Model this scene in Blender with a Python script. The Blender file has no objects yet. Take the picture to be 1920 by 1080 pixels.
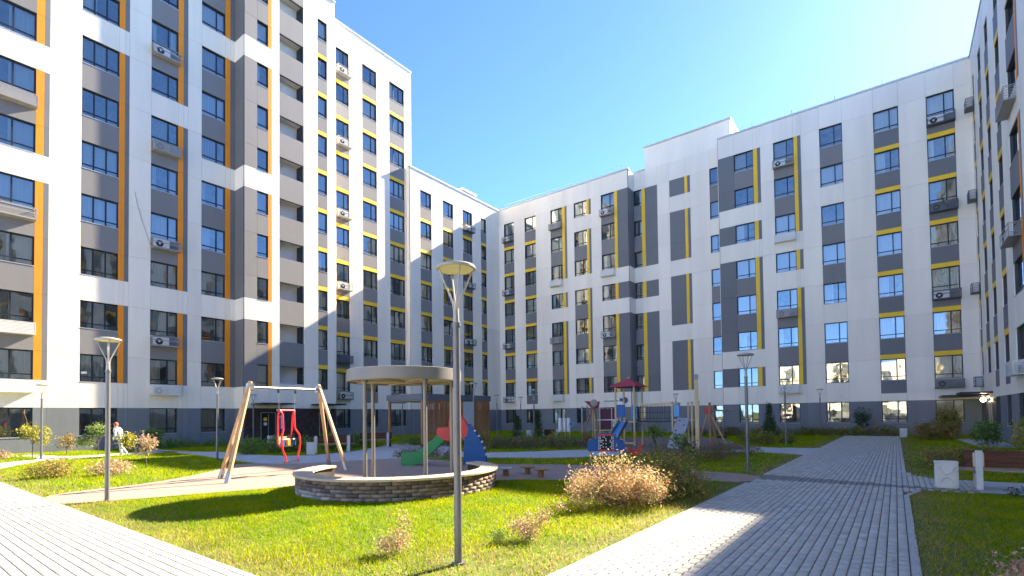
import bpy, bmesh, math, random
import numpy as np
from mathutils import Vector, Matrix
R = math.radians
random.seed(7)
rng = np.random.default_rng(7)
SC = bpy.context.scene
COL = SC.collection

# ------------------------------------------------------------------ camera
cd = bpy.data.cameras.new('camera')
cam = bpy.data.objects.new('camera', cd)
COL.objects.link(cam)
yaw, pitch, roll = R(37.035), R(1.422), R(-0.710)
fw = Vector((-math.sin(yaw), math.cos(yaw), 0)); rt = Vector((math.cos(yaw), math.sin(yaw), 0)); up = Vector((0, 0, 1))
f2 = fw * math.cos(pitch) + up * math.sin(pitch)
u2 = -fw * math.sin(pitch) + up * math.cos(pitch)
r3 = rt * math.cos(roll) + u2 * math.sin(roll)
u3 = -rt * math.sin(roll) + u2 * math.cos(roll)
m = Matrix((r3, u3, -f2)).transposed().to_4x4()
m.translation = (0, 0, 1.6)
cam.matrix_world = m
cd.sensor_width = 36
cd.lens = 947.9 / 1920 * 36
cd.shift_x = (960 - 963.8) / 1920
cd.shift_y = (757.4 - 540) / 1920
cd.clip_end = 2000
SC.camera = cam

# ------------------------------------------------------------------ light
SUN = Vector((6.2, 36.2, 25.1)).normalized()
w = bpy.data.worlds.new('World'); SC.world = w; w.use_nodes = True
nt = w.node_tree
sky = nt.nodes.new('ShaderNodeTexSky'); sky.sky_type = 'NISHITA'; sky.sun_disc = False
sky.sun_elevation = math.asin(SUN.z)
sky.sun_rotation = math.atan2(SUN.x, SUN.y)
sky.air_density = 0.60; sky.dust_density = 0.09; sky.ozone_density = 8.5
bg = nt.nodes['Background']; bg.inputs['Strength'].default_value = 0.051
nt.links.new(sky.outputs[0], bg.inputs[0])
sd = bpy.data.lights.new('sun', 'SUN'); sd.energy = 2.6; sd.angle = R(0.5); sd.color = (1, 0.86, 0.64)
so = bpy.data.objects.new('sun', sd); COL.objects.link(so)
so.rotation_euler = SUN.to_track_quat('Z', 'Y').to_euler()
so.location = (10, 20, 60)
SC.view_settings.view_transform = 'Standard'
SC.view_settings.look = 'None'
SC.view_settings.gamma = 1
SC.view_settings.use_curve_mapping = False
SC.view_settings.exposure = 3.35
SC.render.engine = 'CYCLES'
SC.cycles.max_bounces = 12
SC.cycles.diffuse_bounces = 8
SC.cycles.transparent_max_bounces = 12

# ------------------------------------------------------------------ materials
def mat(name, col, rough=0.7, nscale=0, namt=0.0, bump=0.0, bscale=40, metal=0, spec=0.4, streak=False, detail=5, attr=None, trans=0, rand=0):
    M = bpy.data.materials.new(name); M.use_nodes = True
    t = M.node_tree; p = t.nodes['Principled BSDF']
    p.inputs['Base Color'].default_value = (*col, 1)
    p.inputs['Roughness'].default_value = rough
    p.inputs['Metallic'].default_value = metal
    p.inputs['Specular IOR Level'].default_value = spec
    tc = t.nodes.new('ShaderNodeTexCoord'); geo = t.nodes.new('ShaderNodeNewGeometry')
    src = None
    if attr:
        a = t.nodes.new('ShaderNodeAttribute'); a.attribute_name = attr; src = a.outputs['Color']
        t.links.new(src, p.inputs['Base Color'])
    if nscale:
        mp = t.nodes.new('ShaderNodeMapping')
        mp.inputs['Scale'].default_value = (nscale, nscale, nscale * (0.12 if streak else 1))
        t.links.new(geo.outputs['Position'], mp.inputs[0])
        n = t.nodes.new('ShaderNodeTexNoise'); n.inputs['Scale'].default_value = 1; n.inputs['Detail'].default_value = detail
        n.inputs['Roughness'].default_value = 0.65
        t.links.new(mp.outputs[0], n.inputs['Vector'])
        mr = t.nodes.new('ShaderNodeMapRange')
        mr.inputs['From Min'].default_value = 0.3; mr.inputs['From Max'].default_value = 0.7
        mr.inputs['To Min'].default_value = 1 - namt; mr.inputs['To Max'].default_value = 1 + namt * 0.6
        t.links.new(n.outputs[0], mr.inputs[0])
        mx = t.nodes.new('ShaderNodeVectorMath'); mx.operation = 'SCALE'
        if src is not None: t.links.new(src, mx.inputs[0])
        else: mx.inputs[0].default_value = col
        t.links.new(mr.outputs[0], mx.inputs['Scale'])
        src = mx.outputs[0]
        if rand:
            oi = t.nodes.new('ShaderNodeObjectInfo'); m2 = t.nodes.new('ShaderNodeMapRange')
            m2.inputs['To Min'].default_value = 1 - rand; m2.inputs['To Max'].default_value = 1 + rand * .5
            t.links.new(oi.outputs['Random'], m2.inputs[0])
            m3 = t.nodes.new('ShaderNodeVectorMath'); m3.operation = 'SCALE'
            t.links.new(src, m3.inputs[0]); t.links.new(m2.outputs[0], m3.inputs['Scale']); src = m3.outputs[0]
        t.links.new(src, p.inputs['Base Color'])
    if bump:
        n2 = t.nodes.new('ShaderNodeTexNoise'); n2.inputs['Scale'].default_value = bscale; n2.inputs['Detail'].default_value = 4
        t.links.new(geo.outputs['Position'], n2.inputs['Vector'])
        b = t.nodes.new('ShaderNodeBump'); b.inputs['Strength'].default_value = bump; b.inputs['Distance'].default_value = 0.01
        t.links.new(n2.outputs[0], b.inputs['Height']); t.links.new(b.outputs[0], p.inputs['Normal'])
    if trans:
        tr = t.nodes.new('ShaderNodeBsdfTranslucent')
        if src is not None: t.links.new(src, tr.inputs[0])
        else: tr.inputs[0].default_value = (*col, 1)
        ms = t.nodes.new('ShaderNodeMixShader'); ms.inputs[0].default_value = trans
        t.links.new(p.outputs[0], ms.inputs[1]); t.links.new(tr.outputs[0], ms.inputs[2])
        t.links.new(ms.outputs[0], t.nodes['Material Output'].inputs[0])
    return M

def wood(name, c1, c2, axis='Z', scale=14, rough=0.6):
    M = bpy.data.materials.new(name); M.use_nodes = True
    t = M.node_tree; p = t.nodes['Principled BSDF']; p.inputs['Roughness'].default_value = rough
    p.inputs['Specular IOR Level'].default_value = 0.3
    tc = t.nodes.new('ShaderNodeTexCoord'); mp = t.nodes.new('ShaderNodeMapping')
    s = {'X': (0.8, scale, scale), 'Y': (scale, 0.8, scale), 'Z': (scale, scale, 0.8)}[axis]
    mp.inputs['Scale'].default_value = s
    t.links.new(tc.outputs['Object'], mp.inputs[0])
    n = t.nodes.new('ShaderNodeTexNoise'); n.inputs['Scale'].default_value = 1.6; n.inputs['Detail'].default_value = 6
    n.inputs['Distortion'].default_value = 0.5
    t.links.new(mp.outputs[0], n.inputs[0])
    cr = t.nodes.new('ShaderNodeValToRGB')
    cr.color_ramp.elements[0].position = 0.3; cr.color_ramp.elements[0].color = (*c1, 1)
    cr.color_ramp.elements[1].position = 0.7; cr.color_ramp.elements[1].color = (*c2, 1)
    t.links.new(n.outputs[0], cr.inputs[0]); t.links.new(cr.outputs[0], p.inputs['Base Color'])
    b = t.nodes.new('ShaderNodeBump'); b.inputs['Strength'].default_value = 0.3; b.inputs['Distance'].default_value = 0.005
    t.links.new(n.outputs[0], b.inputs['Height']); t.links.new(b.outputs[0], p.inputs['Normal'])
    return M

def glass_mat():
    M = bpy.data.materials.new('window_glass'); M.use_nodes = True
    t = M.node_tree; t.nodes.remove(t.nodes['Principled BSDF'])
    tr = t.nodes.new('ShaderNodeBsdfTransparent'); tr.inputs[0].default_value = (0.90, 0.93, 0.92, 1)
    gl = t.nodes.new('ShaderNodeBsdfGlossy'); gl.inputs['Roughness'].default_value = 0.015
    gl.inputs[0].default_value = (0.86, 0.93, 0.93, 1)
    geo = t.nodes.new('ShaderNodeNewGeometry')
    n = t.nodes.new('ShaderNodeTexNoise'); n.inputs['Scale'].default_value = 1.3; n.inputs['Detail'].default_value = 1
    t.links.new(geo.outputs['Position'], n.inputs['Vector'])
    b = t.nodes.new('ShaderNodeBump'); b.inputs['Strength'].default_value = 0.2; b.inputs['Distance'].default_value = 0.025
    t.links.new(n.outputs[0], b.inputs['Height']); t.links.new(b.outputs[0], gl.inputs['Normal'])
    fr = t.nodes.new('ShaderNodeFresnel'); fr.inputs[0].default_value = 1.6
    ma = t.nodes.new('ShaderNodeMath'); ma.operation = 'MULTIPLY_ADD'
    ma.inputs[1].default_value = 0.9; ma.inputs[2].default_value = 0.2
    ma.use_clamp = True
    t.links.new(fr.outputs[0], ma.inputs[0])
    ms = t.nodes.new('ShaderNodeMixShader')
    t.links.new(ma.outputs[0], ms.inputs[0]); t.links.new(tr.outputs[0], ms.inputs[1]); t.links.new(gl.outputs[0], ms.inputs[2])
    t.links.new(ms.outputs[0], t.nodes['Material Output'].inputs[0])
    return M

MT = dict(
    white=mat('white_cladding', (0.88, 0.81, 0.695), 0.75, 0.5, 0.085, 0.12, 60, streak=True, rand=0.05),
    grey=mat('grey_cladding', (0.222, 0.215, 0.214), 0.75, 0.6, 0.06, 0.12, 60, streak=True, rand=0.05),
    dark=mat('dark_grey_cladding', (0.175, 0.178, 0.185), 0.7, 0.6, 0.06, 0.12, 60, streak=True, rand=0.05),
    plinth=mat('slate_plinth', (0.19, 0.205, 0.225), 0.7, 0.8, 0.1, 0.15, 50, streak=True, rand=0.08),
    yellow=mat('yellow_cladding', (0.90, 0.56, 0.035), 0.6, 0.9, 0.05, 0.05, 60),
    orange=mat('orange_cladding', (0.86, 0.285, 0.012), 0.6, 0.9, 0.05, 0.05, 60),
    back=mat('wall_backing', (0.25, 0.25, 0.25), 0.9),
    reveal=mat('window_reveal', (0.06, 0.065, 0.075), 0.6),
    frame=mat('anthracite_frame', (0.022, 0.028, 0.038), 0.4),
    glass=glass_mat(),
    room=mat('room_wall', (0.42, 0.40, 0.36), 0.9, 0.9, 0.5),
    curtain=mat('curtain', (0.78, 0.76, 0.70), 0.9, trans=0.3),
    curtain2=mat('beige_curtain', (0.45, 0.38, 0.29), 0.9, trans=0.3),
    sticker=mat('paper_sign', (0.75, 0.77, 0.8), 0.8),
    acgrey=mat('ac_basket_grey', (0.33, 0.325, 0.32), 0.5, 2, 0.05),
    acwhite=mat('ac_basket_white', (0.74, 0.73, 0.7), 0.5, 2, 0.05),
    acdark=mat('ac_basket_dark', (0.09, 0.10, 0.12), 0.5),
    acunit=mat('air_conditioner_white', (0.6, 0.6, 0.58), 0.5),
    trim=mat('roof_trim', (0.55, 0.57, 0.6), 0.45),
    brickdark=mat('dark_brown_tile', (0.055, 0.04, 0.042), 0.5, 3, 0.55, 0.3, 30),
    metal=mat('steel', (0.42, 0.41, 0.39), 0.35, metal=0.7),
    pole=mat('grey_lamp_paint', (0.17, 0.17, 0.18), 0.38, 5, 0.06, metal=0.35),
    lampdisc=mat('lamp_disc_paint', (0.36, 0.35, 0.33), 0.4, 4, 0.05, metal=0.3),
    lens=mat('lamp_lens', (0.62, 0.55, 0.30), 0.45, 6, 0.1),
    lawn=mat('lawn_soil', (0.12, 0.15, 0.015), 0.95, 1.3, 0.45, 0.8, 30),
    soil=mat('bare_soil', (0.23, 0.18, 0.10), 0.95, 6, 0.35, 0.8, 60),
    grass=mat('grass_blades', (0.1, 0.2, 0.03), 0.8, attr='Col', trans=0.5, spec=0.0),
    leaf=mat('leaves', (0.1, 0.2, 0.03), 0.55, attr='Col', trans=0.35, spec=0.3),
    bark=mat('twig_bark', (0.10, 0.075, 0.055), 0.9),
    paver=mat('concrete_paver', (0.4, 0.4, 0.4), 0.85, 9, 0.10, 0.35, 150, attr='Col'),
    joint=mat('paver_joint_sand', (0.16, 0.15, 0.13), 0.95, 20, 0.2),
    rubber=mat('beige_rubber', (0.33, 0.24, 0.19), 0.95, 1.2, 0.12, 0.6, 220),
    rubber2=mat('brown_rubber', (0.19, 0.135, 0.115), 0.95, 1.2, 0.12, 0.6, 220),
    walk=mat('grey_walkway', (0.42, 0.42, 0.42), 0.9, 1.0, 0.1, 0.4, 180),
    bounce_slab=mat('bounce_slab_concrete', (0.52, 0.46, 0.36), 0.9, 0.8, 0.1),  # warm pale tone of the added slab that bounces light
    kerb=mat('kerb_concrete', (0.42, 0.41, 0.38), 0.85, 4, 0.12, 0.3, 120),
    cap=mat('beige_cap_stone', (0.50, 0.41, 0.30), 0.8, 5, 0.15, 0.4, 80),
    brick=mat('planter_brick', (0.3, 0.2, 0.15), 0.85, 11, 0.35, 0.6, 90, attr='Col'),
    mortar=mat('mortar', (0.045, 0.038, 0.032), 0.95, 15, 0.3),
    canopy=mat('canopy_grey', (0.21, 0.205, 0.20), 0.45, 2, 0.05, metal=0.1),
    soffit=mat('canopy_soffit', (0.36, 0.31, 0.25), 0.7, 4, 0.1),
    post=mat('canopy_post', (0.23, 0.21, 0.195), 0.4, metal=0.2),
    wood=wood('swing_timber', (0.42, 0.25, 0.12), (0.58, 0.38, 0.2)),
    slatw=wood('brown_slat_timber', (0.22, 0.095, 0.035), (0.44, 0.22, 0.10)),
    pale=wood('pale_playground_timber', (0.58, 0.42, 0.22), (0.72, 0.56, 0.34)),
    seatw=wood('worn_seat_timber', (0.24, 0.15, 0.12), (0.38, 0.27, 0.22), 'X'),
    bench=wood('dark_red_bench_timber', (0.065, 0.022, 0.014), (0.13, 0.05, 0.028), 'X'),
    red=mat('red_paint', (0.72, 0.03, 0.03), 0.35),
    redp=mat('red_plastic', (0.60, 0.06, 0.05), 0.4),
    rroof=mat('crimson_roof', (0.38, 0.03, 0.06), 0.5),
    blue=mat('blue_plastic', (0.01, 0.09, 0.30), 0.4),
    lblue=mat('light_blue_plastic', (0.10, 0.32, 0.62), 0.4),
    green=mat('green_plastic', (0.015, 0.24, 0.07), 0.4),
    black=mat('black_rubber', (0.015, 0.015, 0.017), 0.6),
    wplast=mat('white_plastic', (0.75, 0.75, 0.74), 0.45),
    conc=mat('white_concrete', (0.60, 0.61, 0.59), 0.8, 6, 0.08, 0.25, 90),
    climb=mat('grey_climbing_board', (0.30, 0.31, 0.33), 0.6, 5, 0.1),
    purple=mat('plum_panel', (0.14, 0.045, 0.07), 0.6),
    fascia=mat('slate_fascia', (0.13, 0.14, 0.165), 0.5),
    lpanel=mat('pale_blue_panel', (0.52, 0.58, 0.62), 0.6, 2, 0.05),
    skin=mat('skin', (0.55, 0.28, 0.2), 0.6),
    cloth=mat('pale_clothing', (0.70, 0.68, 0.66), 0.9, 12, 0.12),
    hair=mat('reddish_hat', (0.34, 0.11, 0.08), 0.8),
)
lit = bpy.data.materials.new('lit_globe'); lit.use_nodes = True
_p = lit.node_tree.nodes['Principled BSDF']; _p.inputs['Emission Color'].default_value = (1, 0.85, 0.55, 1); _p.inputs['Emission Strength'].default_value = 6
MT['lit'] = lit

# ------------------------------------------------------------------ helpers
def tag(o, label=None, cat=None, group=None, kind=None):
    if label: o['label'] = label
    if cat: o['category'] = cat
    if group: o['group'] = group
    if kind: o['kind'] = kind
    return o

def thing(name, label, cat, loc=(0, 0, 0), rz=0, group=None):
    o = bpy.data.objects.new(name, None); COL.objects.link(o)
    o.empty_display_size = 0.2
    o.location = loc; o.rotation_euler = (0, 0, rz)
    return tag(o, label, cat, group)

class MB:
    def __init__(s): s.v = []; s.f = []; s.m = []; s.mats = []; s.c = None
    def mi(s, k):
        if k not in s.mats: s.mats.append(k)
        return s.mats.index(k)
    def add(s, vs, fs, k):
        b = len(s.v); s.v += [tuple(v) for v in vs]; i = s.mi(k)
        for f in fs: s.f.append([b + q for q in f]); s.m.append(i)
    def box(s, x0, x1, y0, y1, z0, z1, k, skip=''):
        vs = [(x0, y0, z0), (x1, y0, z0), (x1, y1, z0), (x0, y1, z0), (x0, y0, z1), (x1, y0, z1), (x1, y1, z1), (x0, y1, z1)]
        fs = {'b': (0, 3, 2, 1), 't': (4, 5, 6, 7), 'f': (0, 1, 5, 4), 'r': (1, 2, 6, 5), 'k': (2, 3, 7, 6), 'l': (3, 0, 4, 7)}
        s.add(vs, [fs[q] for q in fs if q not in skip], k)
    def beam(s, a, b, w, h, k, side=None):
        a, b = Vector(a), Vector(b); d = (b - a).normalized()
        x = Vector(side) if side else (Vector((0, 0, 1)).cross(d) if abs(d.z) < 0.95 else Vector((1, 0, 0)))
        x = (x - d * x.dot(d)).normalized(); y = d.cross(x)
        vs = []
        for p in (a, b):
            for sx, sy in ((-1, -1), (1, -1), (1, 1), (-1, 1)): vs.append(p + x * sx * w / 2 + y * sy * h / 2)
        s.add(vs, [(0, 3, 2, 1), (4, 5, 6, 7), (0, 1, 5, 4), (1, 2, 6, 5), (2, 3, 7, 6), (3, 0, 4, 7)], k)
    def tube(s, pts, r, k, n=10, r1=None, cap=True):
        pts = [Vector(p) for p in pts]; N = len(pts); vs = []
        x = None
        for i, p in enumerate(pts):
            d = (pts[min(i + 1, N - 1)] - pts[max(i - 1, 0)]).normalized()
            if x is None: x = d.orthogonal().normalized()
            x = (x - d * x.dot(d)).normalized(); y = d.cross(x)
            rr = r + ((r1 - r) * i / (N - 1) if r1 is not None else 0)
            for j in range(n):
                a = 2 * math.pi * j / n; vs.append(p + x * math.cos(a) * rr + y * math.sin(a) * rr)
        fs = []
        for i in range(N - 1):
            for j in range(n): fs.append((i * n + j, i * n + (j + 1) % n, (i + 1) * n + (j + 1) % n, (i + 1) * n + j))
        if cap: fs.append(tuple(range(n))[::-1]); fs.append(tuple((N - 1) * n + j for j in range(n)))
        s.add(vs, fs, k)
    def lathe(s, prof, k, n=24, c=(0, 0, 0), a0=0, a1=2 * math.pi):
        full = abs(a1 - a0 - 2 * math.pi) < 1e-6; vs = []; cols = n if full else n + 1
        for j in range(cols):
            a = a0 + (a1 - a0) * j / n
            for r, z in prof: vs.append((c[0] + r * math.cos(a), c[1] + r * math.sin(a), c[2] + z))
        P = len(prof); fs = []
        for j in range(n):
            q = (j + 1) % cols
            for i in range(P - 1): fs.append((j * P + i, q * P + i, q * P + i + 1, j * P + i + 1))
        s.add(vs, fs, k)
    def prism(s, poly, z0, z1, k, M=None):
        n = len(poly); vs = [(x, y, z0) for x, y in poly] + [(x, y, z1) for x, y in poly]
        if M is not None: vs = [M @ Vector(v) for v in vs]
        fs = [tuple(range(n))[::-1], tuple(range(n, 2 * n))] + [(i, (i + 1) % n, n + (i + 1) % n, n + i) for i in range(n)]
        s.add(vs, fs, k)
    def mesh(s, name, smooth=False, bevel=0):
        me = bpy.data.meshes.new(name); me.from_pydata(s.v, [], s.f)
        for k in s.mats: me.materials.append(MT[k])
        me.polygons.foreach_set('material_index', s.m)
        if smooth or bevel:
            bm = bmesh.new(); bm.from_mesh(me)
            bmesh.ops.recalc_face_normals(bm, faces=bm.faces)
            if bevel:
                es = [e for e in bm.edges if len(e.link_faces) == 2 and e.calc_face_angle(0) > 0.7]
                bmesh.ops.bevel(bm, geom=es, offset=bevel, segments=2, affect='EDGES', clamp_overlap=True)
            bm.to_mesh(me); bm.free()
            if smooth:
                me.polygons.foreach_set('use_smooth', [True] * len(me.polygons))
                me.set_sharp_from_angle(angle=R(40))
        me.update()
        return me
    def build(s, name, parent=None, smooth=False, bevel=0, loc=None, label=None):
        o = bpy.data.objects.new(name, s.mesh(name, smooth, bevel)); COL.objects.link(o)
        if parent: o.parent = parent
        if loc: o.location = loc
        if label: o['label'] = label
        return o

def inst(name, me, parent, M):
    o = bpy.data.objects.new(name, me); COL.objects.link(o); o.parent = parent; o.matrix_local = M
    return o

def copy_tree(o, parent=None, top=True):
    c = o.copy(); COL.objects.link(c); c.parent = parent
    if parent: c.matrix_local = o.matrix_local.copy()
    for ch in list(o.children): copy_tree(ch, c, False)
    return c

def poly_obj(name, poly, z, k, kind='structure', holes=None):
    me = bpy.data.meshes.new(name); bm = bmesh.new()
    vs = [bm.verts.new((x, y, z)) for x, y in poly]
    f = bm.faces.new(vs)
    if f.normal.z < 0: f.normal_flip()
    f.normal_update()
    if f.normal.z < 0: bmesh.ops.reverse_faces(bm, faces=[f])
    bmesh.ops.triangulate(bm, faces=bm.faces[:])
    bm.to_mesh(me); bm.free(); me.materials.append(MT[k])
    o = bpy.data.objects.new(name, me); COL.objects.link(o); o['kind'] = kind
    return o

def arc(cx, cy, r, a0, a1, n=8):
    return [(cx + r * math.cos(R(a0 + (a1 - a0) * i / n)), cy + r * math.sin(R(a0 + (a1 - a0) * i / n))) for i in range(n + 1)]

def smooth_poly(p, it=2):
    for _ in range(it):
        q = []
        for i in range(len(p)):
            a, b = p[i], p[(i + 1) % len(p)]
            q.append((a[0] * .75 + b[0] * .25, a[1] * .75 + b[1] * .25)); q.append((a[0] * .25 + b[0] * .75, a[1] * .25 + b[1] * .75))
        p = q
    return p

# ------------------------------------------------------------------ facades
T = lambda L: 2.375 + 3 * L
H = 1.55
panel_cache = {}
def panel_mesh(wd, ht, k):
    key = (round(wd, 3), round(ht, 3), k)
    if key not in panel_cache:
        b = MB(); g = 0.0035; c = 0.005
        vs = [(g, 0, g), (wd - g, 0, g), (wd - g, 0, ht - g), (g, 0, ht - g),
              (g, -.04 + c, g), (wd - g, -.04 + c, g), (wd - g, -.04 + c, ht - g), (g, -.04 + c, ht - g),
              (g + c, -.04, g + c), (wd - g - c, -.04, g + c), (wd - g - c, -.04, ht - g - c), (g + c, -.04, ht - g - c)]
        fs = [(8, 9, 10, 11)]
        for a in (0, 4):
            for i in range(4): fs.append((a + i, a + (i + 1) % 4, a + 4 + (i + 1) % 4, a + 4 + i))
        b.add(vs, fs, k); panel_cache[key] = b.mesh(k + '_panel')
    return panel_cache[key]

win_cache = {}
def window_meshes(wd, ht, n):
    key = (round(wd, 3), round(ht, 3), n)
    if key in win_cache: return win_cache[key]
    b = MB(); fw_, y0, y1 = .055, .09, .16
    b.box(0, fw_, y0, y1, 0, ht, 'frame'); b.box(wd - fw_, wd, y0, y1, 0, ht, 'frame')
    b.box(fw_, wd - fw_, y0, y1, 0, fw_, 'frame'); b.box(fw_, wd - fw_, y0, y1, ht - fw_, ht, 'frame')
    xs = [fw_] + {1: [], 2: [wd * .645], 3: [wd / 3, wd * 2 / 3]}[n] + [wd - fw_]
    for x in xs[1:-1]: b.box(x - .035, x + .035, y0 - .003, y1, fw_, ht - fw_, 'frame')
    b.box(fw_, wd - fw_, y0 - .006, y1 - .003, .27, .32, 'frame')
    b.box(0, wd, -.06, y0 - .004, -.012, .012, 'trim')
    fm = b.mesh('window_frame')
    panes = []
    for i in range(n):
        p = MB(); a, c = xs[i], xs[i + 1]
        hw, hz = (c - a) / 2, (ht - 2 * fw_) / 2
        p.add([(-hw, 0, -hz), (hw, 0, -hz), (hw, 0, hz), (-hw, 0, hz)], [(0, 1, 2, 3)], 'glass')
        panes.append((p.mesh('pane'), (a + c) / 2))
    cur = []
    for v in range(5):
        p = MB(); spans = {0: [(0, 1)], 1: [(0, .42)], 2: [(.62, 1)], 3: [(0, .22), (.8, 1)], 4: [(0, .7)]}[v]
        for a, c in spans:
            N = max(4, int((c - a) * wd / .05)); vs = []
            for i in range(N + 1):
                x = fw_ + (wd - 2 * fw_) * (a + (c - a) * i / N); yy = .3 + .025 * math.sin(i * 1.9) + random.uniform(-.006, .006)
                vs += [(x, yy, .03), (x, yy, ht - .03)]
            p.add(vs, [(2 * i, 2 * i + 2, 2 * i + 3, 2 * i + 1) for i in range(N)], 'curtain' if v != 4 else 'curtain2')
        cur.append(p.mesh('curtain', smooth=True))
    win_cache[key] = (fm, panes, cur)
    return win_cache[key]

def put_window(bld, M, s, z, wd, ht, n):
    fm, panes, cur = window_meshes(wd, ht, n)
    o = inst('window', fm, bld, M @ Matrix.Translation((s, 0, z)))
    for pm, px in panes:
        Mx = Matrix.Translation((px, .125, ht / 2)) @ Matrix.Rotation(random.gauss(0, .006), 4, 'Z') @ Matrix.Rotation(random.gauss(0, .005), 4, 'X')
        inst('pane', pm, o, Mx)
    r = random.random()
    if r < .88: inst('curtain', cur[0 if r < .34 else 1 if r < .48 else 2 if r < .6 else 3 if r < .76 else 4], o, Matrix.Translation((0, 0, 0)))
    return o

ac_cache = {}
def ac_basket(bld, M, s, z, wd, kind, k):
    # z: top of the basket, hung below the sill
    key = (round(wd, 2), kind, k)
    if key not in ac_cache:
        b = MB(); h, d = .62, .42
        for x in (0, wd - .03): 
            b.box(x, x + .03, -d, 0, 0, .03, k); b.box(x, x + .03, -d, 0, h - .03, h, k); b.box(x, x + .03, -d, -d + .03, .03, h - .03, k)
            for j in range(5): b.box(x + .005, x + .02, -d + .03, 0, .08 + j * .11, .10 + j * .11, k)
        b.box(.03, wd - .03, -d, -d + .03, 0, .03, k); b.box(.03, wd - .03, -d, -d + .03, h - .03, h, k)
        b.box(.03, wd - .03, -d + .03, 0, 0, .012, k)
        fr = b.mesh('air_conditioner_basket')
        s_ = MB()
        s_.box(.035, wd - .035, -d + .006, -d + .022, 0, .045, k)
        sl = s_.mesh('slat')
        u = MB(); uw = min(.8, wd - .2)
        u.box(.1, .1 + uw, -d + .07, -.08, .02, .55, 'acunit'); 
        u.tube([(.1 + uw * .35, -d + .069, .28), (.1 + uw * .35, -d + .055, .28)], .2, 'frame', 16)
        u.tube([(.1 + uw * .35, -d + .054, .28), (.1 + uw * .35, -d + .045, .28)], .06, 'acunit', 10)
        un = u.mesh('condenser_unit')
        ac_cache[key] = (fr, sl, un)
    fr, sl, un = ac_cache[key]
    o = inst('air_conditioner_basket', fr, bld, M @ Matrix.Translation((s, -.045, z - .62)))
    lo, hi = {'louvre': (0, 8), 'fan': (0, 2), 'box': (0, 8)}[kind]
    step = .068 if kind != 'fan' else .5
    for j in range(lo, hi): inst('slat', sl, o, Matrix.Translation((0, 0, .05 + j * step if kind != 'fan' else .03 + j * .3)))
    if kind != 'box': inst('condenser_unit', un, o, Matrix.Identity(4))
    return o

def facade(bld, M, strips, top, nlev, wallname='wall', zb=-.3):
    bk = MB()
    def seg(s0, s1, z0, z1, k):
        if z1 - z0 < .01: return
        cuts = [z0] + [T(L) for L in range(0, 14) if z0 + .3 < T(L) < z1 - .3 and (z1 - z0) > 1.6] + [z1]
        for a, c in zip(cuts, cuts[1:]): inst(k + '_panel', panel_mesh(s1 - s0, c - a, k), bld, M @ Matrix.Translation((s0, 0, a)))
    for st in strips:
        s0, s1, ty = st[:3]; op = st[3] if len(st) > 3 else {}
        gr = op.get('g', [(1, nlev - 1)])
        ingap = lambda L: any(a <= L and L + 1 <= b for a, b in gr)
        if ty == 'W':
            bk.box(s0, s1, 0, .25, zb, top, 'reveal')
            if not op.get('noplinth'): seg(s0, s1, zb, T(0), op.get('p', 'plinth'))
            seg(s0, s1, T(0), top, op.get('c', 'white'))
        elif ty == 'V':
            bk.box(s0, s1, 0, .25, zb, top, 'reveal'); seg(s0, s1, zb, T(0), op.get('p', 'plinth'))
            z = T(0)
            for a, b in gr:
                seg(s0, s1, z, T(a) - H, 'white'); zt = min(T(b), top - .3)
                seg(s0, s1, T(a) - H, zt, op['c']); z = zt
            seg(s0, s1, z, top, 'white')
        elif ty == 'win':
            n = op.get('n', 2)
            if op.get('door'):
                bk.box(s0, s1, 0, .25, zb, T(0), 'reveal'); seg(s0, s1, zb, T(0), op.get('p', 'plinth'))
            else:
                bk.box(s0, s1, 0, .25, zb, T(0) - H, 'reveal'); seg(s0, s1, zb, T(0) - H, 'plinth')
                put_window(bld, M, s0, T(0) - H, s1 - s0, H, n)
            for L in range(0, nlev):
                z0 = T(L); z1 = T(L + 1) - H if L + 1 < nlev else top
                bk.box(s0, s1, 0, .25, z0, z1, 'reveal')
                if L + 1 < nlev and L >= 1 and ingap(L):
                    if op.get('y'):
                        seg(s0, s1, z0, z0 + .32, 'yellow'); seg(s0, s1, z0 + .32, z1, 'dark' if op['y'] == 2 else 'grey')
                    else: seg(s0, s1, z0, z1, op.get('c', 'grey'))
                elif L == 0 and op.get('under'):
                    seg(s0, s1, z0, z1 - .9, 'white'); seg(s0, s1, z1 - .9, z1, 'grey' if op.get('y') != 2 else 'dark')
                else: seg(s0, s1, z0, z1, 'white')
                if L + 1 < nlev: put_window(bld, M, s0, T(L + 1) - H, s1 - s0, H, n)
            for L, kind, k in op.get('ac', []): ac_basket(bld, M, s0 - .02, T(L) - H - .05, s1 - s0 + .04, kind, k)
        elif ty == 'log':
            bk.box(s0, s1, 0, .25, zb, T(0), 'reveal'); seg(s0, s1, zb, T(0), op.get('p', 'plinth'))
            hh = 1.25; z = T(0)
            for L in range(1, nlev):
                bk.box(s0, s1, 0, .12, z, T(L) - hh, 'reveal')
                if L == 1: seg(s0, s1, z, T(L) - hh, 'white')
                else: inst('grey_panel', panel_mesh(s1 - s0, T(L) - hh - z, 'grey'), bld, M @ Matrix.Translation((s0, 0, z)))
                z = T(L)
                nb = MB(); zz0, zz1 = T(L) - 2.45, T(L) + .1
                nb.box(s0 + .004, s1 - .004, .13, .75, zz0, zz1, 'niche', skip='f')
                nb.box(s1 - .12, s1 - .006, .14, .72, zz0 + .02, T(L) - .002, 'frame')
                nb.build('balcony', bld).matrix_local = M.copy()
            bk.box(s0, s1, 0, .12, z, top, 'reveal'); seg(s0, s1, z, top, 'grey')
    o = bk.build(wallname, bld); o.matrix_local = M
    return o
MT['niche'] = mat('balcony_plaster', (0.72, 0.69, 0.65), 0.85, 2, 0.06)

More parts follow.
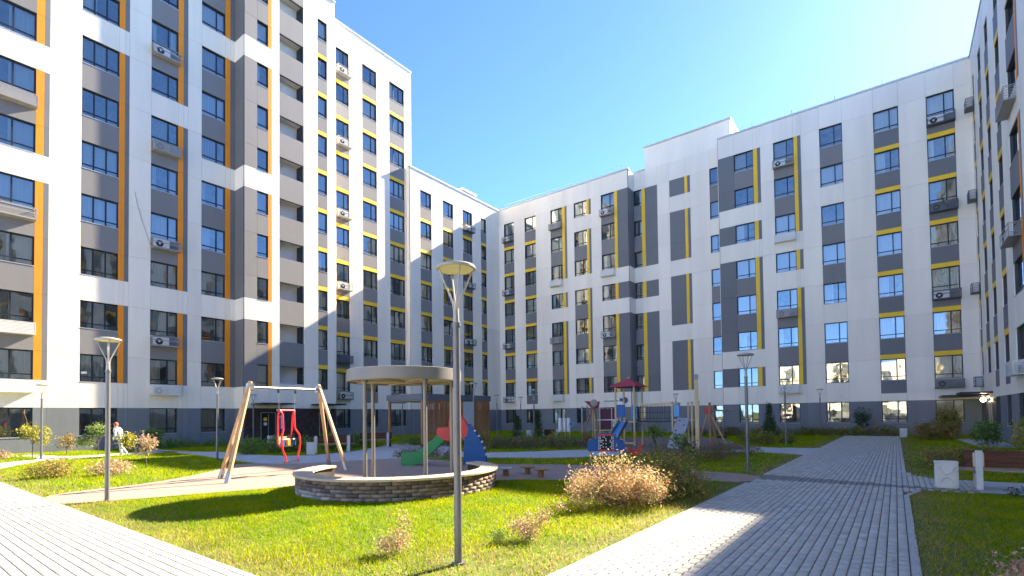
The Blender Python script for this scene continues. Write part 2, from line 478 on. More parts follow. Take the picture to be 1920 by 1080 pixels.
def frame(origin, u):
    u = Vector(u); n_in = Vector((0, 0, 1)).cross(u)
    M = Matrix((u, n_in, Vector((0, 0, 1)))).transposed().to_4x4(); M.translation = origin
    return M

def roof_cap(bld, M, s0, s1, z, over=.1):
    b = MB(); b.box(s0, s1, -over, .3, z + .003, z + .14, 'trim'); o = b.build('parapet_cap', bld); o.matrix_local = M
def hull(bld, x0, x1, y0, y1, z0, z1, name='roof'):
    b = MB(); b.box(x0, x1, y0, y1, z1 - .5, z1 - .3, 'trim'); b.build(name, bld)
def solid(bld, x0, x1, y0, y1, z0, z1, k='room', name='inner_wall'):
    b = MB(); b.box(x0, x1, y0, y1, z0, z1, k); b.build(name, bld)

ACG, ACW, ACD = 'acgrey', 'acwhite', 'acdark'
# --- A: tall block on the left
A = thing('apartment_building', 'tall eleven storey white apartment block with orange and yellow stripes on the left', 'apartment building', (-36, 16, 0))
A_off = Matrix.Translation((36, -16, 0))
class Off:  # everything below is given in scene metres, parents sit at the thing's base
    pass
def fr(bld, origin, u): return Matrix.Translation(-bld.location) @ frame(origin, u)
g0, g1, g2, g3 = [(1, 4), (5, 6), (7, 10)], [(1, 2), (3, 7), (8, 10)], [(1, 2), (3, 6), (7, 10)], [(1, 2), (3, 5), (6, 8), (9, 10)]
MA1 = fr(A, (-36, 0, 0), (0, 1, 0))
facade(A, MA1, [
    (-3, -1, 'W'), (-1, .6, 'win', dict(g=g1, n=3)), (.6, 3.3, 'W'),
    (3.3, 5.92, 'win', dict(g=g0, n=3, ac=[(8, 'box', ACG), (6, 'box', ACG), (4, 'fan', ACG), (2, 'louvre', ACW), (1, 'louvre', ACW)])),
    (5.92, 6.25, 'V', dict(g=g0, c='orange')), (6.25, 6.46, 'V', dict(g=g0, c='dark')), (6.46, 7.81, 'W'),
    (7.81, 9.52, 'win', dict(g=g1, n=3)), (9.52, 9.8, 'V', dict(g=g1, c='orange')), (9.8, 10.01, 'V', dict(g=g1, c='dark')),
    (10.01, 11.12, 'W'),
    (11.12, 12.58, 'win', dict(g=g2, ac=[(8, 'fan', ACG), (6, 'louvre', ACG), (4, 'fan', ACG), (2, 'fan', ACG), (1, 'louvre', ACW)])),
    (12.58, 12.88, 'V', dict(g=g2, c='orange')), (12.88, 13.13, 'V', dict(g=g2, c='dark')), (13.13, 13.94, 'W'),
    (13.94, 15.41, 'win', dict(g=g3)), (15.41, 15.73, 'V', dict(g=g3, c='orange')), (15.73, 16.03, 'V', dict(g=g3, c='dark')),
], 34.5, 11)
MA2 = fr(A, (-34.7, 0, 0), (0, 1, 0))
ent = 'brickdark'
facade(A, MA2, [
    (16.07, 16.92, 'V', dict(g=g3, c='grey', p=ent)),
    (16.92, 17.69, 'win', dict(g=g3, n=1, door=1, p=ent)), (17.69, 17.94, 'V', dict(g=g3, c='orange', p=ent)),
    (17.94, 18.5, 'W', dict(p=ent)), (18.5, 20.35, 'log', dict(p=ent)), (20.35, 21.51, 'W', dict(p=ent)),
    (21.51, 22.3, 'win', dict(g=[(1, 10)], y=1, n=1, door=1, p=ent)), (22.3, 23.0, 'W', dict(p=ent)),
], 34.5, 11)
facade(A, fr(A, (0, 16.07, 0), (1, 0, 0)), [(-36, -34.745, 'V', dict(g=g3, c='dark'))], 34.5, 11, 'side_wall')
facade(A, fr(A, (0, 22.999, 0), (-1, 0, 0)), [(34.745, 36.2, 'W')], 34.5, 11, 'side_wall')
MA3 = fr(A, (-36.2, 0, 0), (0, 1, 0))
Y = dict(y=1, g=[(1, 10)])
facade(A, MA3, [
    (23.3, 24.07, 'W'),
    (24.07, 25.33, 'win', dict(**Y, n=2, ac=[(10, 'fan', ACG), (8, 'fan', ACG), (6, 'fan', ACG), (4, 'fan', ACG), (2, 'box', ACD), (1, 'fan', ACD)])),
    (25.33, 26.67, 'W'), (26.67, 28.17, 'win', dict(**Y, under=1)), (28.17, 29.6, 'W'), (29.6, 31.33, 'win', dict(**Y, n=3, under=1)),
    (31.33, 32.2, 'W'),
], 34.5, 11)
facade(A, fr(A, (0, 32.2, 0), (-1, 0, 0)), [(36.2, 44, 'W'), (44, 48, 'W')], 34.5, 11, 'side_wall')
roof_cap(A, MA1, -3, 15.9, 34.5); roof_cap(A, MA2, 16.0, 23.05, 34.5, .12); roof_cap(A, MA3, 23.06, 32.25, 34.5)
_l = A.location
hull(A, -50 - _l.x, -36.3 - _l.x, -3 - _l.y, 32.1 - _l.y, 0, 34.4)
hull(A, -36.3 - _l.x, -35.0 - _l.x, 16.4 - _l.y, 22.9 - _l.y, 0, 34.41)
solid(A, -50 - _l.x, -38.3 - _l.x, -3 - _l.y, 32 - _l.y, -.3, 34)

# --- A low wing
A4 = thing('apartment_building', 'low eight storey white wing with yellow sill bands right of the tall block', 'apartment building', (-35.75, 38, 0))
M4 = fr(A4, (-35.75, 0, 0), (0, 1, 0)); Y4 = dict(y=1, g=[(1, 7)])
facade(A4, M4, [
    (31.6, 32.87, 'W'), (32.87, 34.31, 'win', dict(**Y4, under=1)), (34.31, 35.88, 'W'), (35.88, 37.36, 'win', dict(**Y4, under=1)), (37.36, 38.79, 'W'),
    (38.79, 40.27, 'win', dict(**Y4, ac=[(7, 'fan', ACD), (5, 'fan', ACD), (3, 'fan', ACD), (1, 'fan', ACD)])), (40.27, 41.69, 'W'),
    (41.69, 42.6, 'win', dict(**Y4, n=1)), (42.6, 44.93, 'W')], 25.1, 8)
facade(A4, fr(A4, (0, 31.6, 0), (1, 0, 0)), [(-36.15, -35.795, 'W')], 25.1, 8, 'side_wall')
roof_cap(A4, M4, 31.55, 45.2, 25.1)
_l = A4.location
hull(A4, -50 - _l.x, -36.05 - _l.x, 32.5 - _l.y, 58 - _l.y, 0, 25.0)
solid(A4, -50 - _l.x, -38 - _l.x, 32.5 - _l.y, 48.15 - _l.y, -.3, 24.6)
b = MB(); b.box(-3.9, -2.3, 3.3, 5.4, 24.6, 27.0, 'acgrey'); b.box(-4.1, -2.1, 3.1, 5.6, 27.0, 27.15, 'trim')
b.tube([(-3.1, 4.35, 27.1), (-3.1, 4.35, 27.75)], .7, 'trim', 4, .02)
b.build('roof_vent', A4)

# --- B: block across the back
B = thing('apartment_building', 'eight storey white block with yellow strips closing the courtyard at the back', 'apartment building', (-15, 44.9, 0))
MBk = fr(B, (0, 44.9, 0), (1, 0, 0))
Y2 = dict(y=2, g=[(1, 7)])
b3 = [(1, 3), (4, 4), (5, 7)]; b4 = [(1, 1), (2, 4), (5, 6), (7, 7)]; bb = [(1, 2), (3, 4), (5, 6), (7, 7)]; b7 = [(1, 1), (2, 4), (5, 5), (6, 7)]; b9 = [(1, 2), (3, 5), (6, 7)]
facade(B, MBk, [
    (-35.78, -34.98, 'W'), (-34.98, -33.58, 'win', dict(**Y2, ac=[(7, 'fan', ACD), (5, 'fan', ACD), (3, 'fan', ACD), (1, 'fan', ACD)])), (-33.58, -32.09, 'W'),
    (-32.09, -30.64, 'win', dict(**Y2, under=1)), (-30.64, -28.71, 'W'),
    (-28.71, -27.29, 'win', dict(g=b3, ac=[(7, 'louvre', ACG), (5, 'box', ACW), (3, 'louvre', ACG), (1, 'box', ACW)])),
    (-27.29, -26.95, 'V', dict(g=b3, c='yellow')), (-26.95, -26.72, 'V', dict(g=b3, c='dark')), (-26.72, -25.86, 'W'),
    (-25.86, -24.4, 'win', dict(g=b4)), (-24.4, -24.13, 'V', dict(g=b4, c='yellow')), (-24.13, -23.9, 'V', dict(g=b4, c='dark')), (-23.9, -22.78, 'W'),
    (-22.78, -21.36, 'win', dict(g=b3, ac=[(7, 'fan', ACG), (5, 'box', ACW), (3, 'fan', ACG)])),
    (-21.36, -21.04, 'V', dict(g=b3, c='yellow')), (-21.04, -19.93, 'V', dict(g=b3, c='dark')),
], 25.1, 8)
facade(B, fr(B, (-19.89, 0, 0), (0, 1, 0)), [(44.94, 46.1, 'V', dict(g=b3, c='dark'))], 25.1, 8, 'side_wall')
MB2 = fr(B, (0, 46.1, 0), (1, 0, 0))
facade(B, MB2, [
    (-19.85, -19.07, 'win', dict(g=b3, n=1)), (-19.07, -18.72, 'V', dict(g=b3, c='yellow')), (-18.72, -17.5, 'V', dict(g=b3, c='dark')), (-17.5, -16.33, 'W'),
    (-16.33, -14.92, 'V', dict(g=bb, c='dark')), (-14.92, -14.66, 'V', dict(g=bb, c='yellow')), (-14.66, -14.42, 'V', dict(g=bb, c='dark')),
    (-14.42, -12.7, 'W'), (-12.7, -11.6, 'win', dict(g=b7, n=1)),
], 25.1, 8)
facade(B, fr(B, (-11.66, 0, 0), (0, -1, 0)), [(-46.1, -44.94, 'W')], 25.1, 8, 'side_wall')
facade(B, MBk, [
    (-11.62, -10.36, 'V', dict(g=b7, c='dark')), (-10.36, -8.87, 'win', dict(g=b7)), (-8.87, -8.56, 'V', dict(g=b7, c='yellow')), (-8.56, -8.33, 'V', dict(g=b7, c='dark')),
    (-8.33, -7.36, 'W'), (-7.36, -5.92, 'win', dict(g=b3, ac=[(7, 'fan', ACG), (5, 'box', ACW), (3, 'louvre', ACG), (1, 'louvre', ACW)])),
    (-5.92, -5.66, 'V', dict(g=b3, c='yellow')), (-5.66, -5.43, 'V', dict(g=b3, c='dark')), (-5.43, -4.17, 'W'),
    (-4.17, -2.7, 'win', dict(g=b9)), (-2.7, -.79, 'W'),
    (-.79, .66, 'win', dict(**Y2, under=1)), (.66, 2.19, 'W'),
    (2.19, 3.66, 'win', dict(**Y2, ac=[(7, 'fan', ACD), (5, 'louvre', ACD), (3, 'fan', ACD), (1, 'louvre', ACD)])), (3.66, 4.52, 'W'),
], 25.1, 8, 'wall')
roof_cap(B, MBk, -35.6, -19.8, 25.1); roof_cap(B, MB2, -19.75, -18.75, 25.1); roof_cap(B, MBk, -11.65, 4.5, 25.1)
_l = B.location
b = MB(); b.box(-18.7 - _l.x, -10.9 - _l.x, 46.13 - _l.y, 50 - _l.y, 25.1, 27.25, 'white'); b.box(-18.8 - _l.x, -10.8 - _l.x, 46.0 - _l.y, 50.1 - _l.y, 27.25, 27.37, 'trim')
b.box(-10.89 - _l.x, -9.9 - _l.x, 47.2 - _l.y, 49 - _l.y, 25.1, 26.5, 'acgrey')
b.build('stair_penthouse', B)
hull(B, -35.6 - _l.x, 18 - _l.x, 46.4 - _l.y, 58 - _l.y, 0, 25.02)
hull(B, -11.4 - _l.x, 4.4 - _l.x, 45.2 - _l.y, 46.4 - _l.y, 0, 25.01); hull(B, -35.6 - _l.x, -20.1 - _l.x, 45.2 - _l.y, 46.4 - _l.y, 0, 25.0)
solid(B, -49 - _l.x, 6.5 - _l.x, 48.2 - _l.y, 58 - _l.y, -.3, 24.6)
b = MB()
for i in range(14):
    x = -35 + i * 2.9
    if -19.5 < x < -11.2: continue
    b.tube([(x - _l.x, .05, 25.24), (x - _l.x, .05, 25.62)], .015, 'frame', 5)
for a, c in ((-35.2, -20), (-10.8, 4.3)): b.tube([(a - _l.x, .05, 25.6), (c - _l.x, .05, 25.6)], .01, 'metal', 4)
b.build('roof_railing', B)

# --- C: block along the right side
C = thing('apartment_building', 'shaded white block with narrow windows running along the right edge', 'apartment building', (4.55, 20, 0))
MC = fr(C, (4.55, 0, 0), (0, -1, 0))
c5 = [(1, 1), (2, 4), (5, 6), (7, 7)]
st = [(-44.86, -44.2, 'W'), (-44.2, -43.4, 'win', dict(**Y2, n=1, door=1, p='plinth', ac=[(7, 'fan', ACD), (5, 'louvre', ACD), (3, 'fan', ACD), (1, 'fan', ACD)])),
      (-43.4, -41.67, 'W', dict(p=ent)), (-41.67, -40.33, 'win', dict(**Y2, n=1, door=1, p=ent)), (-40.33, -38.77, 'W', dict(p=ent)),
      (-38.77, -37.49, 'win', dict(**Y2, n=2, under=1)), (-37.49, -35.6, 'W'), (-35.6, -34.27, 'win', dict(**Y2, under=1)), (-34.27, -32.5, 'W'),
      (-32.5, -30.4, 'win', dict(g=c5, ac=[(7, 'fan', ACG), (5, 'louvre', ACG), (3, 'fan', ACG), (1, 'louvre', ACW)])), (-30.4, -30.1, 'V', dict(g=c5, c='orange')), (-30.1, -29.8, 'V', dict(g=c5, c='dark'))]
y = -29.8
for i in range(9):
    st += [(y, y + 1.6, 'W')]
    if i % 3 == 2: st += [(y + 1.6, y + 3.2, 'win', dict(**Y2, under=1))]; y += 3.2
    else: st += [(y + 1.6, y + 3.3, 'win', dict(g=[g1[0], (3, 7)] if i % 2 else b3)), (y + 3.3, y + 3.6, 'V', dict(g=[g1[0], (3, 7)] if i % 2 else b3, c='orange'))]; y += 3.6
st += [(y, 6, 'W')]
facade(C, MC, st, 25.1, 8)
roof_cap(C, MC, -45.2, 6, 25.1)
_l = C.location
hull(C, 4.85 - _l.x, 18 - _l.x, -6 - _l.y, 46 - _l.y, 0, 25.03)
solid(C, 7 - _l.x, 18 - _l.x, -6 - _l.y, 44 - _l.y, -.3, 24.6)

# --- D: low block behind the viewer, seen only in reflections
D = thing('apartment_building', 'low three storey white block behind the viewer across the lawn', 'apartment building', (-15, -40, 0))
st = []; x = -8
while x < 24: st += [(x, x + 1.8, 'W'), (x + 1.8, x + 3.3, 'win', dict(y=1, g=[(1, 3)]))]; x += 3.3
facade(D, fr(D, (0, -40, 0), (-1, 0, 0)), st, 13.2, 4)
b = MB(); b.box(-24 + 15, 8 + 15, -9, -2, -.3, 13, 'white'); b.build('roof', D)

b = MB(); b.tube([(10.30, -.06, 11.1 + 4.2), (10.42, -.055, 14.6), (10.72, -.055, 13.5), (11.05, -.055, 12.45), (11.1, -.06, 12.3)], .011, 'acgrey', 5); o = b.build('loose_cable', A); o.matrix_local = MA1
b = MB(); b.box(7.9, 8.16, .112, .118, 4.28, 4.42, 'sticker'); o = b.build('paper_notice', A); o.matrix_local = MA1
# entrances of the tall block
def entrance(bld, M, s, wdt, sign=False, canopy=True):
    b = MB(); b.box(s, s + wdt, -.06, -.045, -.0, 2.05, 'black'); b.box(s - .05, s, -.08, -.04, 0, 2.1, 'metal'); b.box(s + wdt, s + wdt + .05, -.08, -.04, 0, 2.1, 'metal')
    b.box(s, s + wdt, -.08, -.04, 2.05, 2.1, 'metal')
    b.box(s + wdt * .5 - .02, s + wdt * .5 + .02, -.1, -.06, .1, 1.95, 'metal')
    o = b.build('door', bld); o.matrix_local = M
    if canopy:
        b = MB(); b.box(s - .7, s + wdt + .7, -1.5, -.05, 2.62, 2.72, 'frame'); o = b.build('door_canopy', bld); o.matrix_local = M
        b = MB(); b.lathe([(0.001, -.11), (.09, -.07), (.11, 0), (.09, .07), (.001, .11)], 'wplast', 12, (s + wdt + .12, -.2, 2.25)); o = b.build('globe_light', bld, smooth=True); o.matrix_local = M
entrance(A, MA2, 17.2, .95); entrance(A, MA2, 21.6, .6)
b = MB(); b.box(18.35, 18.9, -.075, -.045, .75, 2.05, 'blue'); 
b.box(18.56, 18.68, -.085, -.076, .95, 1.9, 'wplast'); b.prism([(18.56, 1.9), (18.45, 1.78), (18.45, 1.68), (18.56, 1.75)], -.085, -.076, 'wplast', Matrix(((1, 0, 0, 0), (0, 0, 1, 0), (0, 1, 0, 0), (0, 0, 0, 1))))
o = b.build('house_number_sign', A); o.matrix_local = MA2
b = MB(); b.tube([(17.45, -.08, 1.62), (17.45, -.095, 1.62)], .13, 'yellow', 14); b.box(17.35, 17.56, -.095, -.08, 1.2, 1.4, 'wplast'); o = b.build('door_notice', A); o.matrix_local = MA2
entrance(C, MC, -41.5, 1.0)
MT['wplast2'] = MT['lit']
b = MB(); b.lathe([(0.001, -.14), (.1, -.1), (.14, 0), (.1, .1), (.001, .14)], 'lit', 14, (-42.0, -.25, 2.28)); o = b.build('lit_globe_light', C, smooth=True); o.matrix_local = MC
b = MB(); b.box(-45, -41.5, -2.2, -.05, 2.5, 2.6, 'frame'); o = b.build('corner_canopy', C); o.matrix_local = MC

# tile joints of the dark entrance cladding: courses of real tiles
def tiles(bld, M, s0, s1, z0, z1, skip):
    me = MB(); me.box(.006, .594, -.012, 0, .006, .144, ent, skip='k'); me = me.mesh('wall_tile')
    z = z0; j = 0
    while z + .15 <= z1 + .01:
        s = s0 + (-.3 if j % 2 else 0)
        while s < s1 - .05:
            a, c = max(s, s0), min(s + .6, s1)
            if c - a > .15 and not any(a < q1 and c > q0 and z < qz for q0, q1, qz in skip):
                o = inst('wall_tile', me, bld, M @ Matrix.Translation((a, -.041, z)) @ Matrix.Diagonal(((c - a) / .6, 1, 1, 1)))
            s += .6
        z += .15; j += 1
tiles(A, MA2, 16.1, 22.98, .05, 2.3, [(17.1, 19.0, 2.2), (21.5, 22.3, 2.2)])
tiles(C, MC, -43.35, -38.8, .05, 2.3, [(-42.3, -40.4, 2.5)])

# ------------------------------------------------------------------ ground
g = poly_obj('ground', [(-400, -400), (400, -400), (400, 400), (-400, 400)], -.004, 'lawn')
PAVE_L = [(-34, -8), (-2.72, -8), (-2.72, 2.45), (-34, 2.45)]
PAVE_M = [(-2.72, -8), (.085, -8), (.085, 12.5), (.3, 13.05), (.6, 13.2), (1.25, 13.2), (1.25, 15.37), (.6, 15.5), (.3, 15.95), (.14, 17.4), (.14, 41), (-2.72, 41)]
RUB1 = [(-13.1, 2.45), (-14.1, 2.45), (-14.8, 2.75), (-15.1, 3.4), (-15.13, 4.3), (-15.84, 5.6), (-17.3, 7.2), (-19.4, 8.9), (-16.9, 9.7), (-16.3, 12.2), (-15.4, 13.2), (-14.3, 13.6), (-10.9, 13.1), (-9.6, 13.8), (-7.9, 14.45), (-5, 14.4), (-2.73, 14.35), (-2.73, 12.5), (-3.7, 12.45), (-6.35, 10.9), (-8.1, 9.9), (-9.3, 7.8), (-11.3, 6.6), (-11.7, 5.7), (-12.3, 4), (-12.7, 2.9)]
WALK1 = [(-36, 10.6), (-28.7, 10.5), (-26.9, 11.7), (-23.5, 11.2), (-20.6, 11.8), (-20.8, 14.2), (-22, 16.5), (-25, 20.7), (-24, 24), (-18, 18.5), (-15.4, 16.6), (-13.1, 18.7), (-11.8, 21), (-10, 20.5), (-8.6, 19.3), (-9.45, 17.1), (-10.96, 15.7), (-13.1, 15.0), (-14.6, 14.2), (-15.5, 13.2), (-16.3, 12.2), (-16.9, 9.7), (-19.4, 8.9), (-26.9, 10.0), (-36, 9.7)]
RUB2 = [(-11.8, 21), (-14.7, 25), (-18.9, 29.5), (-15, 34), (-10.5, 36), (-8.3, 33), (-6.4, 27.2), (-5.5, 25.9), (-6, 23), (-6.6, 21.2), (-8.6, 19.3), (-10, 20.5)]
WALK2 = [(-6.5, 27), (-5.8, 26.6), (-4.6, 26), (-3, 26.4), (-2.73, 27), (-2.73, 21.8), (-3.4, 22.2), (-4.6, 22.6), (-6.5, 21.3), (-7.3, 22.5)]
WALK3 = [(-34, 5.75), (-30.6, 6.2), (-30.6, 7.7), (-31.8, 9.9), (-28.9, 10.6), (-29.4, 8.5), (-28.6, 7), (-28.3, 5), (-24.6, 3.2), (-24, 2.45), (-27, 2.45), (-28.3, 3.7), (-30, 5.4), (-34, 5.0)]
WALK4 = [(4.3, 38.6), (2.6, 38.6), (2.9, 30), (4.3, 30)]
SLAB = [(1.25, 13.2), (4.2, 13.35), (4.2, 15.4), (1.25, 15.37)]
poly_obj('bounce_slab', [(-35, -37), (4.4, -37), (4.4, -8), (-35, -8)], .004, 'bounce_slab'); poly_obj('paver_bed', PAVE_L, .004, 'joint'); poly_obj('walkway_bed', PAVE_M, .004, 'joint')  # first: unseen slab behind the camera, added to bounce warm light onto the facades
poly_obj('rubber_path', smooth_poly(RUB1, 1), .012, 'rubber'); poly_obj('walkway', smooth_poly(WALK1, 2), .008, 'walk')
poly_obj('playground_surface', smooth_poly(RUB2, 2), .016, 'rubber2'); poly_obj('cross_path', WALK2, .004, 'walk')
poly_obj('narrow_path', smooth_poly(WALK3, 1), .008, 'kerb'); poly_obj('side_path', WALK4, .008, 'walk'); poly_obj('bench_slab', SLAB, .02, 'walk')

def inpoly(x, y, poly):
    c = np.zeros(x.shape, bool); n = len(poly)
    for i in range(n):
        x0, y0 = poly[i]; x1, y1 = poly[(i + 1) % n]
        if y0 == y1: continue
        cond = ((y0 > y) != (y1 > y)) & (x < (x1 - x0) * (y - y0) / (y1 - y0) + x0); c ^= cond
    return c

def col_mesh(name, v, f, cols, mats):
    """numpy mesh with per-vertex colour; f: (n,k) array"""
    me = bpy.data.meshes.new(name); n, k = f.shape
    me.vertices.add(len(v)); me.vertices.foreach_set('co', v.astype(np.float32).ravel())
    me.loops.add(n * k); me.loops.foreach_set('vertex_index', f.astype(np.int32).ravel())
    me.polygons.add(n); me.polygons.foreach_set('loop_start', np.arange(0, n * k, k, dtype=np.int32))
    me.update(calc_edges=True)
    a = me.color_attributes.new('Col', 'FLOAT_COLOR', 'POINT')
    c4 = np.ones((len(v), 4), np.float32); c4[:, :3] = cols; a.data.foreach_set('color', c4.ravel())
    for k_ in mats: me.materials.append(MT[k_])
    me.validate()
    return me

# pavers
def paver_verts(lx, ly):
    g_ = .0035; c = .004; z0, z1 = .0, .022
    def ring(e, z):
        ex, ey = (e + .0025, e - .001) if lx < ly else (e - .001, e + .0025)
        return [(ex, ey, z), (lx - ex, ey, z), (lx - ex, ly - ey, z), (ex, ly - ey, z)]
    v = ring(g_, z0) + ring(g_, z1 - c) + ring(g_ + c, z1)
    f = [(8, 9, 10, 11)] + [(a + i, a + (i + 1) % 4, a + 4 + (i + 1) % 4, a + 4 + i) for a in (0, 4) for i in range(4)]
    return np.array(v, float), np.array(f)
def tone(dark=False):
    t = random.gauss(.42, .03) if not dark else random.gauss(.20, .012)
    return (t * random.uniform(1.02, 1.06), t, t * random.uniform(.86, .92))
def pave(name, poly, x0, x1, y0, y1, lx, ly, along, near, darkfn=None):
    root = [o for o in bpy.data.objects if o.name == name][0]
    V, F = paver_verts(lx, ly)
    cells = []
    nx, ny = int((x1 - x0) / lx), int((y1 - y0) / ly)
    for i in range(nx):
        for j in range(ny + 1):
            px = x0 + i * lx; py = y0 + j * ly
            if along == 'Y': py += (ly / 2 if i % 2 else 0) - ly / 2
            else: px += (lx / 2 if j % 2 else 0)
            cells.append((px, py))
    cx = np.array([c[0] + lx / 2 for c in cells]); cy = np.array([c[1] + ly / 2 for c in cells])
    ok = inpoly(cx, cy, poly)
    cells = [c for c, k in zip(cells, ok) if k]
    d = [near(c) for c in cells]
    order = sorted(range(len(cells)), key=lambda i: d[i])
    variants = []
    for q in range(10):
        t = tone(); variants.append(col_mesh('paver', V, F, np.tile(t, (12, 1)), ['paver']))
    for i in order[:298]:
        o = inst('paver', random.choice(variants), root, Matrix.Translation((cells[i][0], cells[i][1], .004 + random.uniform(-.0012, .0012))))
    rest = [cells[i] for i in order[298:]]
    off = np.array([(c[0], c[1], .004 + random.uniform(-.0012, .0012)) for c in rest])
    v = (V[None] + off[:, None]).reshape(-1, 3); f = (F[None] + (np.arange(len(rest)) * 12)[:, None, None]).reshape(-1, 4)
    cols = np.repeat(np.array([tone(darkfn and darkfn(c)) for c in rest]), 12, axis=0)
    o = bpy.data.objects.new('paver_field', col_mesh('paver_field', v, f, cols, ['paver'])); COL.objects.link(o); o.parent = root; o['kind'] = 'stuff'
camd = Vector((-math.sin(yaw), math.cos(yaw)))
def nearM(c):
    v = Vector((c[0], c[1])); dep = v.dot(camd); lat = v.x * math.cos(yaw) + v.y * math.sin(yaw)
    return v.length + (100 if (dep < 4.7 or abs(lat / dep) > 1.02) else 0)
drain = lambda c: 13.2 < c[1] < 14.25 - (c[0] + 2.65) * .25
pave('walkway_bed', PAVE_M, -2.72, 1.3, -2, 41, .1, .2, 'Y', nearM, drain)
pave('paver_bed', PAVE_L, -26, -2.75, -3.05, 2.46, .2, .1, 'X', nearM)
# kerb stones
b = MB(); y = 5.0; kr = tag(bpy.data.objects.new('kerb', None), kind='structure'); COL.objects.link(kr)
km = MB(); km.box(0, .08, .002, .798, -.1, .0275, 'kerb'); km = km.mesh('kerb_stone', bevel=.006)
def kerbline(pts, off=0):
    for (x0, y0), (x1, y1) in zip(pts, pts[1:]):
        v = Vector((x1 - x0, y1 - y0)); L = v.length; n = max(1, round(L / .8)); ang = math.atan2(v.y, v.x) - math.pi / 2
        for i in range(n):
            p = (x0 + v.x * i / n, y0 + v.y * i / n, 0)
            inst('kerb_stone', km, kr, Matrix.Translation(p) @ Matrix.Rotation(ang, 4, 'Z') @ Matrix.Diagonal((1, L / n / .8, 1, 1)))
kerbline([(.085, 2), (.085, 12.1), (.3, 12.95)]); kerbline([(.07, 41), (.07, 17.4), (.22, 16)]); kerbline([(-2.79, 2.45), (-2.79, 12.45)]); kerbline([(-2.79, 14.4), (-2.79, 21.8)]); kerbline([(-2.79, 27), (-2.79, 41)])
kerbline([(-2.8, 2.45), (-13.1, 2.45)]); kerbline([(-14.1, 2.45), (-24, 2.45)])

# grass blades
ALLP = [PAVE_L, PAVE_M, smooth_poly(RUB1, 1), smooth_poly(WALK1, 2), smooth_poly(RUB2, 2), WALK2, smooth_poly(WALK3, 1), WALK4, SLAB]
PLC, PLR = (-9.3, 7.85), 2.25
def edge_dist(x, y):
    """rough distance to the straight paved edges"""
    d = np.full(x.shape, 9.0)
    d = np.minimum(d, np.where(y > 2.45, y - 2.45, 9)); d = np.minimum(d, np.where(x < -2.72, -2.79 - x, 9)); d = np.minimum(d, np.where((x > .05), x - .12, 9))
    return d
def blades(name, x0, x1, y0, y1, dens, h, wd):
    n = int((x1 - x0) * (y1 - y0) * dens)
    x = rng.uniform(x0, x1, n); y = rng.uniform(y0, y1, n)
    ok = np.ones(n, bool)
    for p in ALLP: ok &= ~inpoly(x, y, p)
    ok &= (np.hypot(x - PLC[0], y - PLC[1]) > PLR + .02)
    ok &= (y < 44.8) & (x > -35.9) & (x < 4.5) & ~((x < -34.6) & (y > 16) & (y < 23))
    ed = edge_dist(x, y)
    # patchiness
    pn = np.sin(x * 1.7 + np.sin(y * 1.3) * 2) * np.sin(y * 2.1 + np.sin(x * .9) * 2) * .5 + .5
    pn2 = np.sin(x * 5.1 + y * 3.3) * np.sin(y * 6.3 - x * 2.2) * .5 + .5
    bare = np.exp(-ed / .42) * .95 + np.exp(-np.hypot(x + 3.85, y - 4.06) / .38) * 1.1 + np.exp(-np.hypot(x + 12.67, y - 3.2) / .3) * .6
    ok &= rng.uniform(0, 1, n) > bare * (.6 + .4 * pn2)
    ok &= rng.uniform(0, 1, n) > .25 * pn2
    x, y, ed, pn, pn2, bare = (a[ok] for a in (x, y, ed, pn, pn2, bare)); n = len(x)
    hh = h * rng.uniform(.4, 1.1, n) * (.75 + .5 * pn); ang = rng.uniform(0, 2 * math.pi, n); lean = rng.uniform(.1, 1.3, n) * hh; la = rng.uniform(0, 2 * math.pi, n)
    dx, dy = np.cos(ang) * wd / 2, np.sin(ang) * wd / 2
    v = np.empty((n, 3, 3)); v[:, 0] = np.stack([x - dx, y - dy, np.full(n, -.002)], 1); v[:, 1] = np.stack([x + dx, y + dy, np.full(n, -.002)], 1)
    v[:, 2] = np.stack([x + np.cos(la) * lean, y + np.sin(la) * lean, hh], 1)
    base = np.array([.165, .31, .002]); yel = np.array([.47, .46, .002]); dry = np.array([.42, .32, .15])
    t = np.clip(rng.normal(.38, .22, n) + .6 * (pn - .5) + .3 * (pn2 - .5), 0, 1)[:, None]
    c = base * (1 - t) + yel * t
    isdry = (rng.uniform(0, 1, n) < .05 + .65 * np.clip(bare * 1.5, 0, 1))[:, None]
    c = np.where(isdry, dry * rng.uniform(.6, 1.2, (n, 1)), c) * rng.uniform(.8, 1.2, (n, 1))
    cols = np.repeat(c, 3, axis=0)
    me = col_mesh(name, v.reshape(-1, 3), np.arange(n * 3).reshape(-1, 3), cols, ['grass'])
    o = bpy.data.objects.new(name, me); COL.objects.link(o)
    return o
for nm, lab, a in [
    ('lawn_grass', 'bright sunlit lawn grass round the planter in the foreground', (-13.2, -2.79, 2.5, 12.5, 2600, .055, .010)),
    ('lawn_grass', 'sunlit lawn grass on the left in front of the tall block', (-35.9, -13.2, 2.5, 13, 420, .07, .022)),
    ('lawn_grass', 'shaded lawn grass at the lower right beside the walkway', (.12, 4.5, 4.5, 13.3, 2200, .055, .011)),
    ('lawn_grass', 'shaded lawn grass behind the bench on the right', (.14, 4.5, 15.2, 44.8, 420, .07, .022)),
    ('lawn_grass', 'shaded grass islands between the playground paths', (-13.2, -2.79, 12.5, 44.8, 420, .07, .022)),
    ('lawn_grass', 'shaded grass beside the timber shelter and under the back block', (-35.9, -13.2, 13, 44.8, 130, .1, .035))]:
    tag(blades(nm, *a), lab, 'grass', kind='stuff')

